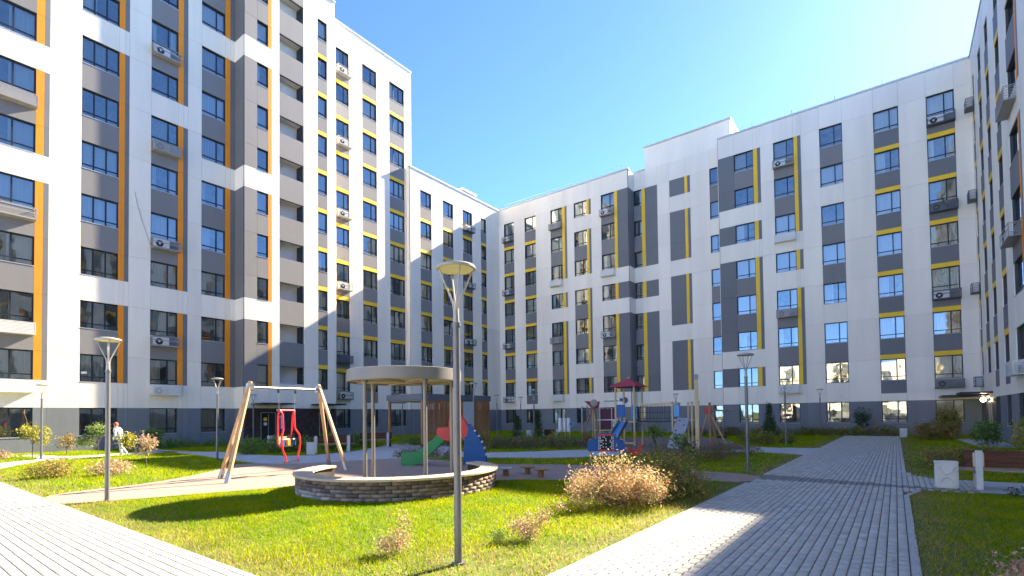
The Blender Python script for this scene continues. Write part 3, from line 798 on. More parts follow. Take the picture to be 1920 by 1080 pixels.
# ------------------------------------------------------------------ plants
PAL = dict(
    orange=[(.58, .37, .20), (.62, .44, .27), (.50, .28, .13), (.55, .42, .18), (.42, .12, .09), (.30, .32, .09), (.60, .40, .25), (.66, .50, .22), (.64, .46, .20), (.35, .33, .12)],
    mixed=[(.28, .27, .05), (.20, .24, .04), (.32, .25, .07), (.34, .18, .09), (.44, .36, .10), (.18, .27, .04)],
    green=[(.15, .26, .05), (.20, .32, .07), (.11, .20, .04), (.26, .35, .10)],
    dgreen=[(.05, .10, .03), (.07, .12, .035), (.09, .14, .045)],
    yellow=[(.42, .38, .05), (.33, .34, .05), (.50, .40, .07), (.24, .28, .05)],
    yrust=[(.42, .26, .08), (.35, .28, .06), (.28, .2, .07), (.22, .22, .05), (.45, .33, .12)],
    pink=[(.58, .34, .26), (.52, .28, .2), (.36, .38, .12), (.6, .44, .3)],
    brown=[(.28, .19, .09), (.22, .18, .07), (.18, .19, .06), (.32, .22, .12)],
    red=[(.4, .03, .02), (.3, .03, .02)], lime=[(.22, .30, .07), (.17, .26, .06), (.28, .34, .10)],
)
def foliage_mesh(lobes, n, leaf, pal, cone=False, up=.3, clump=.09):
    pal = np.array(PAL[pal]); tot = sum(l[3] * l[4] * l[5] for l in lobes); cs = []
    for (cx, cy, cz, rx, ry, rz) in lobes:
        k = max(8, int(n / 10 * rx * ry * rz / tot))
        d = rng.normal(size=(k, 3)); d /= np.linalg.norm(d, axis=1)[:, None]
        rr = rng.uniform(.0, 1, k) ** (1 / 2.2); 
        P = d * rr[:, None] * np.array([rx, ry, rz]) * rng.uniform(.85, 1.15, (k, 1))
        if cone:
            zt = rng.uniform(0, 1, k) ** 1.5; a = rng.uniform(0, 6.283, k); q = (1 - zt) * rng.uniform(.5, 1, k)
            P = np.stack([np.cos(a) * q * rx, np.sin(a) * q * ry, (zt * 2 - 1) * rz], 1)
        P += np.array([cx, cy, cz]); cs.append(P)
    C_ = np.concatenate(cs); C_[:, 2] = np.maximum(C_[:, 2], .02)
    per = 10; cc = np.repeat(C_, per, axis=0) + rng.normal(0, clump, (len(C_) * per, 3)) * np.array([1, 1, .9])
    cc[:, 2] = np.maximum(cc[:, 2], .015); N = len(cc)
    ci = np.repeat(rng.integers(0, len(pal), len(C_)), per); sw = rng.uniform(size=N) < .35; ci[sw] = rng.integers(0, len(pal), sw.sum())
    col = pal[ci] * np.repeat(rng.uniform(.75, 1.2, (len(C_), 1)), per, axis=0) * rng.uniform(.8, 1.15, (N, 1))
    a = rng.normal(size=(N, 3)); a[:, 2] += up; a /= np.linalg.norm(a, axis=1)[:, None]
    b_ = np.cross(a, rng.normal(size=(N, 3))); b_ /= np.linalg.norm(b_, axis=1)[:, None] + 1e-9
    L = leaf * rng.uniform(.6, 1.3, (N, 1)); W = L * .42
    nn = np.cross(a, b_) * L * .15
    v = np.stack([cc - a * L / 2, cc + b_ * W / 2 + nn, cc + a * L / 2, cc - b_ * W / 2 + nn], 1)
    return v.reshape(-1, 3), np.arange(N * 4).reshape(-1, 4), np.repeat(col, 4, axis=0), C_
def shrub(name, label, x, y, lobes, n, leaf, pal, cat='shrub', stems=8, trunk=None, group=None, cone=False, clump=.09, up=.3):
    t = thing(name, label, cat, (x, y, 0), 0, group)
    v, f, c, C_ = foliage_mesh(lobes, n, leaf, pal, cone, up, clump)
    o = bpy.data.objects.new('foliage', col_mesh('foliage', v, f, c, ['leaf'])); COL.objects.link(o); o.parent = t
    b = MB(); idx = rng.integers(0, len(C_), stems)
    base = Vector((0, 0, 0))
    if trunk:
        b.tube([(0, 0, -.02), (.01, .01, trunk * .5), (0, 0, trunk)], .018, 'bark', 6, .012); base = Vector((0, 0, trunk * .8))
    for i in idx:
        p = Vector(C_[i]); q = base + Vector((random.uniform(-.05, .05), random.uniform(-.05, .05), 0)); m_ = q.lerp(p, .5) + Vector((random.uniform(-.04, .04), random.uniform(-.04, .04), .05))
        b.tube([q, m_, p], leaf * .08, 'bark', 4, leaf * .04)
    b.build('stem', t)
    return t
S = shrub
_rr = random.Random(21)
ORL = [(0, 0, .25, .55, .5, .25)]
for q in range(30):
    u_ = _rr.uniform(-.8, .8); v_ = _rr.uniform(-.5, .5); top = (.98 - .68 * abs(u_ + .08) ** 1.5) * (1 - .5 * v_ * v_) * _rr.uniform(.78, 1.08)
    cx_, cy_ = rt.x * u_ + fw.x * v_, rt.y * u_ + fw.y * v_; w_ = _rr.uniform(.09, .17)
    ORL.append((cx_, cy_, top - .2, w_, w_, _rr.uniform(.16, .26)))
    ORL.append((cx_ * .9, cy_ * .9, top * .45, w_ * 1.3, w_ * 1.3, .2))
S('autumn_bush', 'big pale orange autumn bush glowing in sunlight at the lawn corner', -3.95, 8.25, ORL, 10500, .05, 'orange', stems=60)
S('green_brown_bush', 'dark green and brown bush in shade right behind the orange bush', -3.55, 10.0, [(0, 0, .35, .6, .6, .35), (-.5, .3, .45, .4, .4, .4), (.45, -.3, .25, .25, .4, .25), (-.6, .9, .4, .5, .5, .4), (-.3, -.4, .55, .2, .2, .25), (.2, .3, .6, .2, .25, .22), (.1, -.9, .25, .35, .4, .25), (-.9, .5, .6, .2, .2, .25)], 9500, .055, 'mixed', stems=22)
S('low_brown_bush', 'low brown bush at the foot of the grey climbing board', -5.6, 17.3, [(0, 0, .25, .7, .6, .28), (.7, .5, .2, .6, .5, .25), (-.9, -.5, .25, .6, .5, .3)], 3500, .06, 'brown')
S('dark_low_bush', 'low dark bush left of the grass island below the climbing board', -5.3, 20.0, [(0, 0, .25, .7, .7, .28), (.8, .6, .2, .5, .5, .22)], 2500, .06, 'brown')
S('young_tree', 'small lime green sapling between the red spring rider and the tower', -7.6, 19.3, [(0, 0, .95, .35, .35, .2)], 450, .13, 'lime', 'sapling', 8, .6)
S('young_tree', 'lime green sapling in front of the grey climbing board', -5.75, 16.9, [(0, 0, .72, .25, .25, .2), (.2, .1, .45, .2, .2, .15)], 350, .12, 'lime', 'sapling', 8, .5)
S('autumn_plant', 'thin pinkish plant standing in the lawn left of the front lamp post', -4.75, 3.95, [(0, .1, .38, .07, .07, .16), (.12, -.02, .18, .10, .10, .14), (-.05, -.1, .12, .14, .12, .1)], 900, .035, 'pink', 'plant', 14, clump=.05)
S('autumn_plant', 'small pink and green leafy plant in the lawn right of the front lamp post', -3.85, 5.35, [(0, 0, .17, .16, .15, .15), (.15, .15, .3, .12, .1, .1), (-.12, -.1, .2, .1, .1, .1), (.3, .3, .42, .07, .07, .07)], 1200, .035, 'pink', 'plant', 16, clump=.05)
S('autumn_plant', 'tiny green sprout in the lawn just right of the front lamp foot', -4.05, 5.0, [(0, 0, .1, .12, .1, .09)], 300, .03, 'green', 'plant', 8, clump=.04)
S('autumn_bush', 'low rusty bush in the middle of the left lawn, left half of the pair', -19.4, 3.7, [(0, 0, .25, .45, .45, .27), (-.2, -.4, .18, .3, .3, .2)], 1500, .07, 'yrust')
S('autumn_bush', 'low yellowish bush in the middle of the left lawn, right half of the pair', -18.7, 4.7, [(0, 0, .22, .4, .45, .22), (-.2, .4, .2, .3, .3, .2)], 1400, .07, 'pink')
S('young_tree', 'yellow leaved sapling with a flat crown beside the far left lamp post', -31.5, 5.2, [(0, 0, 1.15, .55, .55, .3), (.1, .3, .8, .35, .35, .22)], 900, .12, 'yellow', 'sapling', 10, .8)
S('young_tree', 'thin yellow sapling right of the far left lamp post', -32.6, 6.6, [(0, 0, .7, .3, .35, .4)], 420, .11, 'yrust', 'sapling', 8, .4)
S('young_tree', 'green topped sapling just left of the person in white', -29.3, 7.05, [(0, 0, 1.2, .35, .4, .3), (-.2, -.4, .75, .35, .4, .25)], 900, .12, 'lime', 'sapling', 10, .8)
S('young_tree', 'yellow sapling just right of the person in white', -27.8, 7.75, [(0, 0, .75, .3, .4, .35)], 600, .12, 'yellow', 'sapling', 8, .4)
S('young_tree', 'small pink leaved sapling on the left lawn near the rubber path', -20.4, 6.2, [(0, 0, .85, .28, .28, .22), (-.05, 0, .55, .18, .18, .15)], 500, .09, 'pink', 'sapling', 8, .7)
S('hedge_plants', 'small reddish plant on the lawn at the far left edge', -30.8, 4.0, [(0, 0, .2, .35, .4, .22)], 400, .1, 'pink', 'plant')
S('hedge_plants', 'row of low dark plants along the foot of the tall block', -33.5, 11.6, [(0, 0, .25, .6, 1.4, .3), (.3, 2, .2, .6, .8, .25), (0, -1.6, .3, .5, .6, .35)], 2500, .12, 'green', 'plants')
S('hedge_plants', 'green shrub growing below the window of the tall block', -33.6, 10.6, [(0, 0, .8, .4, .5, .45)], 600, .13, 'green')
S('leafy_shrub', 'light green leafy shrubs behind the red swing seat', -23.6, 12.6, [(0, 0, .4, .7, .9, .45), (-.3, -1.3, .35, .7, .7, .4), (.3, 1.0, .35, .6, .7, .4)], 5000, .10, 'green')
S('leafy_shrub', 'green shrub right of the swing beside the dark bench', -22.9, 14.9, [(0, 0, .45, .6, .6, .5), (.2, .9, .3, .5, .5, .35)], 2200, .10, 'green')
S('leafy_shrub', 'bushy green shrub at the wall left of the round canopy', -24.2, 17.2, [(0, 0, .35, .7, .9, .4), (-.5, 1.2, .4, .7, .7, .4)], 2600, .1, 'green')
S('grass_tuft', 'low purple brown tufts at the edge of the walkway behind the canopy', -16.2, 13.9, [(0, 0, .12, .5, .5, .16), (1.1, .5, .12, .6, .4, .18), (-.3, .9, .1, .5, .4, .14), (2.1, .5, .12, .5, .35, .14)], 2500, .07, 'brown', 'plants', up=1.2)
S('grass_tuft', 'meadow of low green plants in front of the pale shelter post', -22.6, 20.5, [(0, 0, .15, 1.2, 1.2, .25), (1.2, 1.2, .15, .8, .8, .2)], 1800, .1, 'green', 'plants', up=1)
S('shrub_bed', 'wide bed of olive and brown shrubs right of the timber shelter', -15.0, 20.3, [(0, 0, .25, 1.0, .8, .3), (1.3, 1.0, .25, .9, .7, .28), (-1.0, -.5, .25, .7, .7, .32), (2.2, 1.9, .2, .8, .6, .2)], 5500, .09, 'brown')
S('shrub_bed', 'green tall grass mound behind the brown shrub bed', -16.6, 23.2, [(0, 0, .2, 1.2, 1.2, .35), (1.8, 1.2, .2, 1, 1, .3), (-1.2, -.8, .2, .8, .8, .3)], 3800, .11, 'green', up=1)
S('young_tree', 'thin white flowering stem in front of the timber shelter corner', -15.9, 18.6, [(0, 0, .75, .15, .15, .25)], 220, .07, 'lime', 'sapling', 8, .6)
S('thuja', 'small dark conifer nearer the timber shelter', -21.0, 28.2, [(0, 0, .8, .45, .45, .82)], 2600, .09, 'dgreen', 'conifer', 6, .3, cone=True)
S('thuja', 'taller dark conifer in front of the back block windows', -18.9, 27.7, [(0, 0, .95, .45, .45, .97)], 3000, .09, 'dgreen', 'conifer', 6, .3, cone=True)
S('thuja', 'dark conifer against the back block behind the right lamp posts', -7.1, 39.2, [(0, 0, 1.1, .6, .6, 1.12)], 2200, .12, 'dgreen', 'conifer', 6, .3, cone=True)
S('yellow_shrub', 'small yellow shrub beside the pale concrete bench at the playground', -16.0, 25.2, [(0, 0, .35, .35, .35, .35)], 900, .09, 'yellow')
S('rusty_shrub', 'rusty shrub below the white tube slide', -14.0, 25.4, [(0, 0, .3, .35, .35, .32)], 700, .09, 'yrust')
S('hedge_row', 'low hedge along the back block left of the main walkway', -4.6, 41.6, [(0, 0, .3, 1.8, .6, .3), (2.2, .2, .3, 1.6, .5, .32), (4.3, .3, .3, 1.2, .5, .35), (-3.2, 0, .3, 1.4, .5, .3)], 6000, .12, 'mixed')
S('hedge_row', 'low brown hedge near the red topped frame', -9.6, 38.5, [(0, 0, .3, 1.4, .6, .35), (-2.5, .4, .3, 1.2, .5, .3)], 2800, .12, 'brown')
S('island_bush', 'olive bush on the grass island between the two right lamps', -5.4, 28.6, [(0, 0, .3, .6, .6, .32), (.9, .7, .25, .5, .5, .25), (-.9, .2, .25, .5, .5, .25)], 2600, .1, 'mixed')
S('young_tree', 'slender dark sapling against the back block left of the walkway end', -1.9, 43.6, [(0, 0, 1.2, .55, .4, .7)], 700, .14, 'dgreen', 'sapling', 12, .6)
S('autumn_bush', 'brown shrub group at the far right end of the main walkway', 1.4, 36.5, [(0, 0, .5, .7, .7, .5), (.9, .3, .45, .6, .6, .45)], 3200, .11, 'yrust')
S('young_tree', 'dark green small tree under the rightmost window of the back block', 2.4, 38.2, [(0, 0, 1.1, .6, .6, .75)], 2200, .12, 'mixed', 'small tree', 12, .5)
S('leafy_shrub', 'loose green shrub by the corner entrance on the right', 3.3, 31.5, [(0, 0, .6, .55, .7, .55)], 1600, .11, 'green')
S('olive_shrub', 'spreading olive and yellow shrub bed behind the white litter bin', 1.2, 19.6, [(0, 0, .25, .8, .9, .3), (.9, .5, .25, .6, .7, .3), (-.3, -1.2, .2, .5, .5, .25)], 5000, .075, 'mixed')
S('yellow_shrub', 'yellow leaved sapling at the right edge behind the bench', 3.05, 20.5, [(0, 0, 1.0, .4, .5, .5), (0, 0, .6, .5, .5, .35)], 1300, .10, 'yellow', 'sapling', 10, .5)
S('autumn_bush', 'pinkish bush with a green base at the bottom right corner', .95, 6.05, [(0, 0, .18, .3, .3, .2), (.25, .3, .3, .25, .25, .2), (-.15, -.2, .1, .25, .2, .1)], 3000, .04, 'pink', clump=.05)
S('leafy_shrub', 'small round green shrub at the right edge beside the bench slab', 2.0, 12.9, [(0, 0, .14, .2, .2, .15), (-.3, .1, .08, .1, .1, .08)], 900, .05, 'dgreen', clump=.05)

# fallen leaves
n = 2600
lx_ = np.concatenate([rng.normal(-4.2, 1.6, n // 2), rng.uniform(-13, 4.3, n - n // 2)]); ly_ = np.concatenate([rng.normal(7.6, 1.8, n // 2), rng.uniform(2.6, 20, n - n // 2)])
k_ = (ly_ > 1.5) & (lx_ < 4.3); lx_, ly_ = lx_[k_], ly_[k_]; n = len(lx_)
onl = np.ones(n, bool)
for p in ALLP: onl &= ~inpoly(lx_, ly_, p)
k_ = (onl | (rng.uniform(size=n) < .12)) & (np.hypot(lx_ - PLC[0], ly_ - PLC[1]) > PLR + .1); lx_, ly_, onl = lx_[k_], ly_[k_], onl[k_]; n = len(lx_)
zz = np.where(onl, rng.uniform(.015, .055, n), .031); an = rng.uniform(0, 6.28, n); sz = rng.uniform(.012, .026, n)
ca, sa_ = np.cos(an) * sz, np.sin(an) * sz; tl_ = rng.uniform(0, .01, n)
v = np.stack([np.stack([lx_ - ca, ly_ - sa_, zz], 1), np.stack([lx_ + sa_ * .5, ly_ - ca * .5, zz + tl_], 1), np.stack([lx_ + ca, ly_ + sa_, zz], 1), np.stack([lx_ - sa_ * .5, ly_ + ca * .5, zz + tl_], 1)], 1)
cc_ = np.array([(.42, .26, .10), (.5, .34, .12), (.33, .18, .09), (.45, .40, .12)])[rng.integers(0, 4, n)]
o = bpy.data.objects.new('fallen_leaves', col_mesh('fallen_leaves', v.reshape(-1, 3), np.arange(n * 4).reshape(-1, 4), np.repeat(cc_, 4, axis=0), ['leaf'])); COL.objects.link(o)
tag(o, 'small dry leaves fallen on the lawns around the autumn bush', 'leaves', kind='stuff')

# ------------------------------------------------------------------ lamps
def lamp():
    t = thing('street_lamp', 'x', 'street lamp')
    b = MB(); b.tube([(0, 0, -.02), (0, 0, 1.2), (0, 0, 2.62)], .044, 'pole', 16, .040); b.tube([(0, 0, 2.6), (0, 0, 2.64)], .052, 'pole', 16); b.tube([(0, 0, 0), (0, 0, .02)], .075, 'pole', 16)
    b.build('pole', t, smooth=True)
    b = MB()
    b.tube([(0, 0, 2.64), (0, 0, 2.8)], .036, 'lampdisc', 14, .030); b.build('collar', t, smooth=True)
    for k in range(4):
        a = R(45 + 90 * k); c, s = math.cos(a), math.sin(a); b = MB()
        b.tube([(.012 * c, .012 * s, 2.72), (.035 * c, .035 * s, 2.86), (.10 * c, .10 * s, 3.02), (.19 * c, .19 * s, 3.235)], .014, 'lampdisc', 8, .009)
        b.build('strut', t, smooth=True)
    b = MB(); b.lathe([(.001, 3.30), (.12, 3.297), (.205, 3.275), (.222, 3.255), (.222, 3.24), (.205, 3.228), (.19, 3.232)], 'lampdisc', 40); dk = b.build('lamp_shade', t, smooth=True)
    b = MB(); b.lathe([(.19, 3.232), (.12, 3.236), (.05, 3.226), (.001, 3.224)], 'lens', 40); b.build('lens', dk, smooth=True)
    return t
L0 = lamp()
lamps = [(-3.85, 4.06, 'large grey street lamp standing in the front lawn before the brick planter'),
         (-12.67, 3.2, 'street lamp at the corner of the left paving and the rubber path'),
         (-21.68, 9.0, 'street lamp on the left lawn just left of the timber swing'),
         (-3.33, 15.23, 'tall dark street lamp on the grass island left of the main walkway'),
         (-4.32, 27.78, 'street lamp on the farther grass island right of the climbing board'),
         (-4.27, 41.74, 'far street lamp against the back block right of the conifer'),
         (-30.14, 5.26, 'street lamp beside the yellow sapling at the far left'),
         (-34.0, 16.35, 'thin street lamp near the dark entrance seen through the swing frame'),
         (-27.88, 23.82, 'street lamp seen under the round canopy left of the shelter'),
         (-16.6, 18.7, 'street lamp in front of the timber shelter wall'),
         (-24.6, 30.4, 'street lamp just right of the timber shelter'),
         (-25.89, 35.27, 'street lamp in front of the back block above the small conifer'),
         (-18.27, 26.3, 'street lamp right of the taller dark conifer'),
         (-14.24, 40.71, 'street lamp behind the rope bridge of the playground')]
for i, (x, y, lab) in enumerate(lamps):
    o = L0 if i == 0 else copy_tree(L0)
    o.location = (x, y, 0); o.rotation_euler = (0, 0, R(12 + 23 * i)); tag(o, lab, 'street lamp', 'street lamps in the courtyard')

# ------------------------------------------------------------------ planter
pt = thing('brick_planter', 'low curved brick planter wall with beige capping round the canopy', 'planter wall', (PLC[0], PLC[1], 0))
A0, A1 = R(-166), R(78)
b = MB()
n = 60; prof_in, prof_out = PLR - .30, PLR - .035
b.lathe([(prof_in, -.1), (prof_out, -.1), (prof_out, .385), (prof_in, .385), (prof_in, -.1)], 'mortar', n, a0=A0, a1=A1); b.build('wall_core', pt)
nb = 38; stepa = (A1 - A0) / nb; rows = 5; bh = .0755
for r_ in range(rows):
    for k in range(nb + (1 if r_ % 2 else 0)):
        a = A0 + stepa * (k - (.5 if r_ % 2 else 0)); a_0, a_1 = max(a, A0), min(a + stepa, A1)
        if a_1 - a_0 < stepa * .3: continue
        gp = .0055 / PLR; a_0 += gp; a_1 -= gp
        if random.random() < .5 and 0: continue
        ro = PLR + random.uniform(-.003, .003); z0 = .004 + r_ * (bh + .001) + .004; z1 = z0 + bh - .010
        am = (a_0 + a_1) / 2; vs = []
        for aa in (a_0, am, a_1):
            for rr, zz in ((prof_out - .01, z0), (ro, z0), (ro, z1), (prof_out - .01, z1)): vs.append((rr * math.cos(aa), rr * math.sin(aa), zz))
        v = np.array(vs); ctr = np.array([ro * math.cos(am), ro * math.sin(am), 0]); v -= ctr
        f = np.array([(0, 4, 5, 1), (1, 5, 6, 2), (2, 6, 7, 3), (4, 8, 9, 5), (5, 9, 10, 6), (6, 10, 11, 7), (0, 1, 2, 3), (8, 11, 10, 9)])
        base = random.choice([(.15, .11, .085), (.20, .145, .11), (.12, .085, .07), (.25, .18, .135), (.18, .125, .10)])
        adeg = math.degrees(am) % 360
        lime = max(0, .85 - r_ * .28) * (1 if 190 < adeg < 290 else .25 if adeg < 20 or adeg > 330 else .45) * random.uniform(.1, 1.2)
        lime = min(lime, .8); c = tuple(q * (1 - lime) + w_ * lime for q, w_ in zip(base, (.50, .49, .48)))
        o = bpy.data.objects.new('brick', col_mesh('brick', v, f, np.tile(c, (12, 1)), ['brick'])); COL.objects.link(o); o.parent = pt; o.location = ctr
ncap = 16
for k in range(ncap):
    a_0 = A0 + (A1 - A0) * k / ncap + .0015; a_1 = A0 + (A1 - A0) * (k + 1) / ncap - .0015
    b = MB(); b.lathe([(PLR - .36, .388), (PLR + .045, .388), (PLR + .05, .395), (PLR + .05, .432), (PLR + .043, .438), (PLR - .36, .438), (PLR - .36, .388)], 'cap', 8, a0=a_0, a1=a_1)
    b.build('cap_stone', pt)

# ------------------------------------------------------------------ round canopy
cn = thing('round_canopy', 'round grey metal canopy on slim posts rising inside the brick planter', 'canopy', (-9.31, 8.04, 0))
CR = 1.33
b = MB(); b.lathe([(.001, 2.73), (CR - .02, 2.715), (CR, 2.705), (CR, 2.45), (CR - .025, 2.44), (CR - .03, 2.49)], 'canopy', 56); b.build('roof_ring', cn, smooth=True)
b = MB(); b.lathe([(CR - .03, 2.485), (.001, 2.485)], 'soffit', 56); b.build('soffit', cn)
for k in range(8):
    a = R(22.5 + 45 * k); b = MB(); b.beam((.1 * math.cos(a), .1 * math.sin(a), 2.46), ((CR - .05) * math.cos(a), (CR - .05) * math.sin(a), 2.46), .05, .045, 'soffit'); b.build('ceiling_joist', cn)
for px, py in [(rt.x * l_ + fw.x * f_, rt.y * l_ + fw.y * f_) for l_, f_ in ((-.92, .55), (-.74, -.75), (.62, -.85), (1.07, .25))]:
    b = MB(); b.tube([(px, py, 0), (px, py, 2.45)], .045, 'post', 16); b.tube([(px, py, 2.40), (px, py, 2.455)], .07, 'post', 16); b.tube([(px, py, .0), (px, py, .03)], .08, 'post', 16)
    b.build('post', cn, smooth=True)

# ------------------------------------------------------------------ swing
sw = thing('timber_swing', 'timber A frame swing with steel beam left of the round canopy', 'swing', (-14.2, 7.7, 0))
o3 = Vector(sw.location)
tl, tr = Vector((-13.95, 6.62, 2.62)) - o3, Vector((-14.5, 9.0, 2.66)) - o3
feet = [((-13.47, 5.82, 0), tl), ((-14.80, 6.22, 0), tl), ((-13.45, 9.30, 0), tr), ((-15.25, 9.85, 0), tr)]
for p, tp in feet:
    a = Vector(p) - o3; c = tp + (a - tp).normalized() * -.02; b = MB(); d = (c - a)
    b.beam(a + d * .07, c, .095, .075, 'wood'); b.build('leg', sw, bevel=.006)
    b = MB(); b.beam(a, a + d * .1, .105, .085, 'metal'); b.build('foot_bracket', sw)
for tp in (tl, tr):
    b = MB(); b.beam(tp + Vector((0, -.08, -.13)), tp + Vector((0, .08, -.13)), .16, .2, 'metal'); b.build('top_bracket', sw, bevel=.01)
b = MB(); b.tube([tl + Vector((0, 0, -.14)), tr + Vector((0, 0, -.14))], .038, 'metal', 14); b.build('beam', sw, smooth=True)
dv = (tr - tl); 
st_ = thing('swing_seat', 'red tubular cradle swing seat hanging from the timber swing', 'swing seat', tuple(o3 + tl.lerp(tr, .5) * 1.0 - Vector((0, 0, tl.lerp(tr, .5).z))))
ax = dv.normalized(); ax.z = 0; ax.normalize(); pr_ = Vector((ax.y, -ax.x, 0))  # sideways: towards the camera
if pr_.x < 0: pr_ = -pr_
b0 = Vector((0, 0, 0))
def SP(a, d, z): return b0 + ax * (a * .88) + pr_ * (d * .5) + Vector((0, 0, z))
for sgn in (-1, 1):
    b = MB(); q = SP(sgn * .33, 0, 2.44)
    b.tube([SP(sgn * .34, 0, 2.46), SP(sgn * .345, 0, 2.36)], .03, 'frame', 8)
    for i in range(12):
        z = 2.36 - i * .042; b.beam(SP(sgn * (.34 - i * .003), 0, z), SP(sgn * (.34 - i * .003), 0, z - .034), .006 if i % 2 else .018, .018 if i % 2 else .006, 'metal')
    b.build('chain', st_)
    s1 = sgn
    b = MB()
    b.tube([SP(s1 * .30, 0, 1.87), SP(s1 * .24, .12, 1.75), SP(s1 * .235, .16, 1.4), SP(s1 * .25, .2, 1.30), SP(s1 * .36, .3, 1.14), SP(s1 * .37, .34, .9), SP(s1 * .33, .34, .7), SP(s1 * .24, .38, .5), SP(s1 * .23, .40, .36)], .026, 'red', 10); b.build('front_tube', st_, smooth=True)
    b = MB(); b.tube([SP(s1 * .30, 0, 1.87), SP(s1 * .30, -.12, 1.7), SP(s1 * .27, -.2, .92), SP(s1 * .25, .0, .80)], .026, 'red', 10); b.build('back_tube', st_, smooth=True)
b = MB(); b.tube([SP(-.31, 0, 1.86), SP(.31, 0, 1.86)], .028, 'red', 10); b.build('cross_tube', st_, smooth=True)
b = MB(); b.beam(SP(-.26, -.1, .82), SP(.26, -.1, .82), .30, .04, 'black'); b.build('seat', st_)
b = MB(); b.beam(SP(-.24, .39, .36), SP(.24, .39, .36), .16, .025, 'black'); b.build('footrest', st_)
b = MB(); b.beam(SP(-.25, -.24, 1.0), SP(.25, -.24, 1.0), .02, .2, 'wood'); b.build('back_board', st_)
for q, k in ((-.22, 'blue'), (.22, 'blue'), (0.0, 'orange')):
    b = MB(); b.beam(SP(q - .05, .1, .92), SP(q + .05, .1, .92), .08, .17 if k == 'blue' else .15, k); b.build('safety_block', st_)
b = MB(); b.tube([SP(-.26, .1, .83), SP(.26, .1, .83)], .014, 'metal', 8); b.tube([SP(-.26, .1, 1.02), SP(.26, .1, 1.02)], .012, 'metal', 8); b.build('safety_bar', st_)

# ------------------------------------------------------------------ timber shelter
sh = thing('timber_shelter', 'flat roofed shelter with brown vertical slats and slate fascia', 'shelter', (-21.3, 21, 0))
def lx(x): return x + 21.3
def ly(y): return y - 21
X0, X1, Y0, Y1 = -22.9, -19.97, 18.4, 24.1
b = MB(); b.box(lx(X0), lx(X1), ly(Y0), ly(Y1), 2.56, 2.88, 'fascia'); b.box(lx(X0 + .1), lx(X1 - .1), ly(Y0 + .1), ly(Y1 - .1), 2.50, 2.555, 'soffit'); b.build('roof', sh, bevel=.01)
for x, y in ((X0 + .15, Y0 + .12), (X1 - .1, Y0 + .1), (X1 - .1, Y1 - .15), (X0 + .15, Y1 - .15)):
    b = MB(); b.box(lx(x) - .06, lx(x) + .06, ly(y) - .06, ly(y) + .06, .18, 2.55, 'slatw'); b.box(lx(x) - .05, lx(x) + .05, ly(y) - .05, ly(y) + .05, 0, .18, 'frame'); b.build('post', sh)
sm = [MB() for _ in range(4)]
sms = []
for i, s_ in enumerate(sm):
    s_.box(0, .03, 0, .06 + .006 * i, .12, 2.56, 'slatw'); sms.append(s_.mesh('slat'))
y = Y0 + .2; k = 0
while y < Y1 - .22:
    if not (21.55 < y < 22.5): inst('slat', sms[k % 4], sh, Matrix.Translation((lx(X1) - .04 + random.uniform(-.006, .006), ly(y), random.uniform(-.01, .01))))
    y += random.choice([.088, .094, .10, .13]); k += 1
for z in (.7, 1.62):
    b = MB(); b.box(lx(X1) - .09, lx(X1) - .05, ly(Y0 + .2), ly(Y1 - .2), z, z + .07, 'slatw'); b.build('cross_rail', sh)
b = MB(); b.box(lx(X1) - .06, lx(X1) - .02, ly(21.6), ly(22.55), .3, 2.5, 'lpanel'); b.build('pale_panel', sh)
b = MB(); b.box(lx(X1) - .55, lx(X1) - .12, ly(Y0 + .4), ly(Y1 - .3), .40, .46, 'slatw')
for y in (19.2, 21, 22.8): b.box(lx(X1) - .5, lx(X1) - .2, ly(y) - .06, ly(y) + .06, 0, .4, 'conc')
b.build('bench', sh)

# ------------------------------------------------------------------ bins and benches
def bin_(label, x, y, rz=0, s=1.0):
    t = thing('litter_bin', label, 'litter bin', (x, y, 0), rz, 'concrete litter bins in the courtyard'); W_, H_ = .185 * s, .57 * s
    b = MB(); b.box(-W_, W_, -W_ * .8, W_ * .8, .03, H_ * .96, 'conc'); b.box(-W_ * .8, W_ * .8, -W_ * .6, W_ * .6, 0, .03, 'frame'); b.build('body', t, bevel=.02)
    b = MB()
    for a, c, d, e in ((-W_ - .008, W_ + .008, -W_ * .8 - .008, -W_ * .8 + .05), (-W_ - .008, W_ + .008, W_ * .8 - .05, W_ * .8 + .008), (-W_ - .008, -W_ + .05, -W_ * .8 + .05, W_ * .8 - .05), (W_ - .05, W_ + .008, -W_ * .8 + .05, W_ * .8 - .05)):
        b.box(a, c, d, e, H_ * .94, H_, 'conc')
    b.build('rim', t, bevel=.008)
    b = MB(); b.box(-W_ + .055, W_ - .055, -W_ * .8 + .055, W_ * .8 - .055, H_ * .962, H_ * .972, 'black'); b.build('liner', t)
    yy = -W_ * .8 - .008
    b = MB(); x_ = W_ - .05
    for a, c, d, e in ((-x_ - .015, -x_ + .01, .08, H_ * .88), (x_ - .01, x_ + .015, .08, H_ * .88), (-x_ + .01, x_ - .01, .08, .1), (-x_ + .01, x_ - .01, H_ * .86, H_ * .88)): b.box(a, c, yy - .006, yy + .02, d, e, 'conc')
    for sg, cz in ((1, H_ * .9), (-1, .06)):
        pts = [(x_ * .85 * math.cos(q), yy, cz - sg * .19 * s * math.sin(q)) for q in np.linspace(.25, math.pi - .25, 12)]
        b.tube(pts, .017, 'conc', 6)
    b.build('relief', t, smooth=True)
    return t
bin_('white concrete litter bin beside the bench on the right walkway', .80, 13.72)
bin_('grey litter bin left of the dark bench behind the swing', -20.75, 12.5, R(60))
bin_('small litter bin by the entrance of the tall block', -32.0, 16.5, R(90))
bin_('white litter bin at the far end of the main walkway on the right', .35, 39.3)
bin_('small pale bin between the two dark conifers', -21.7, 30.6)
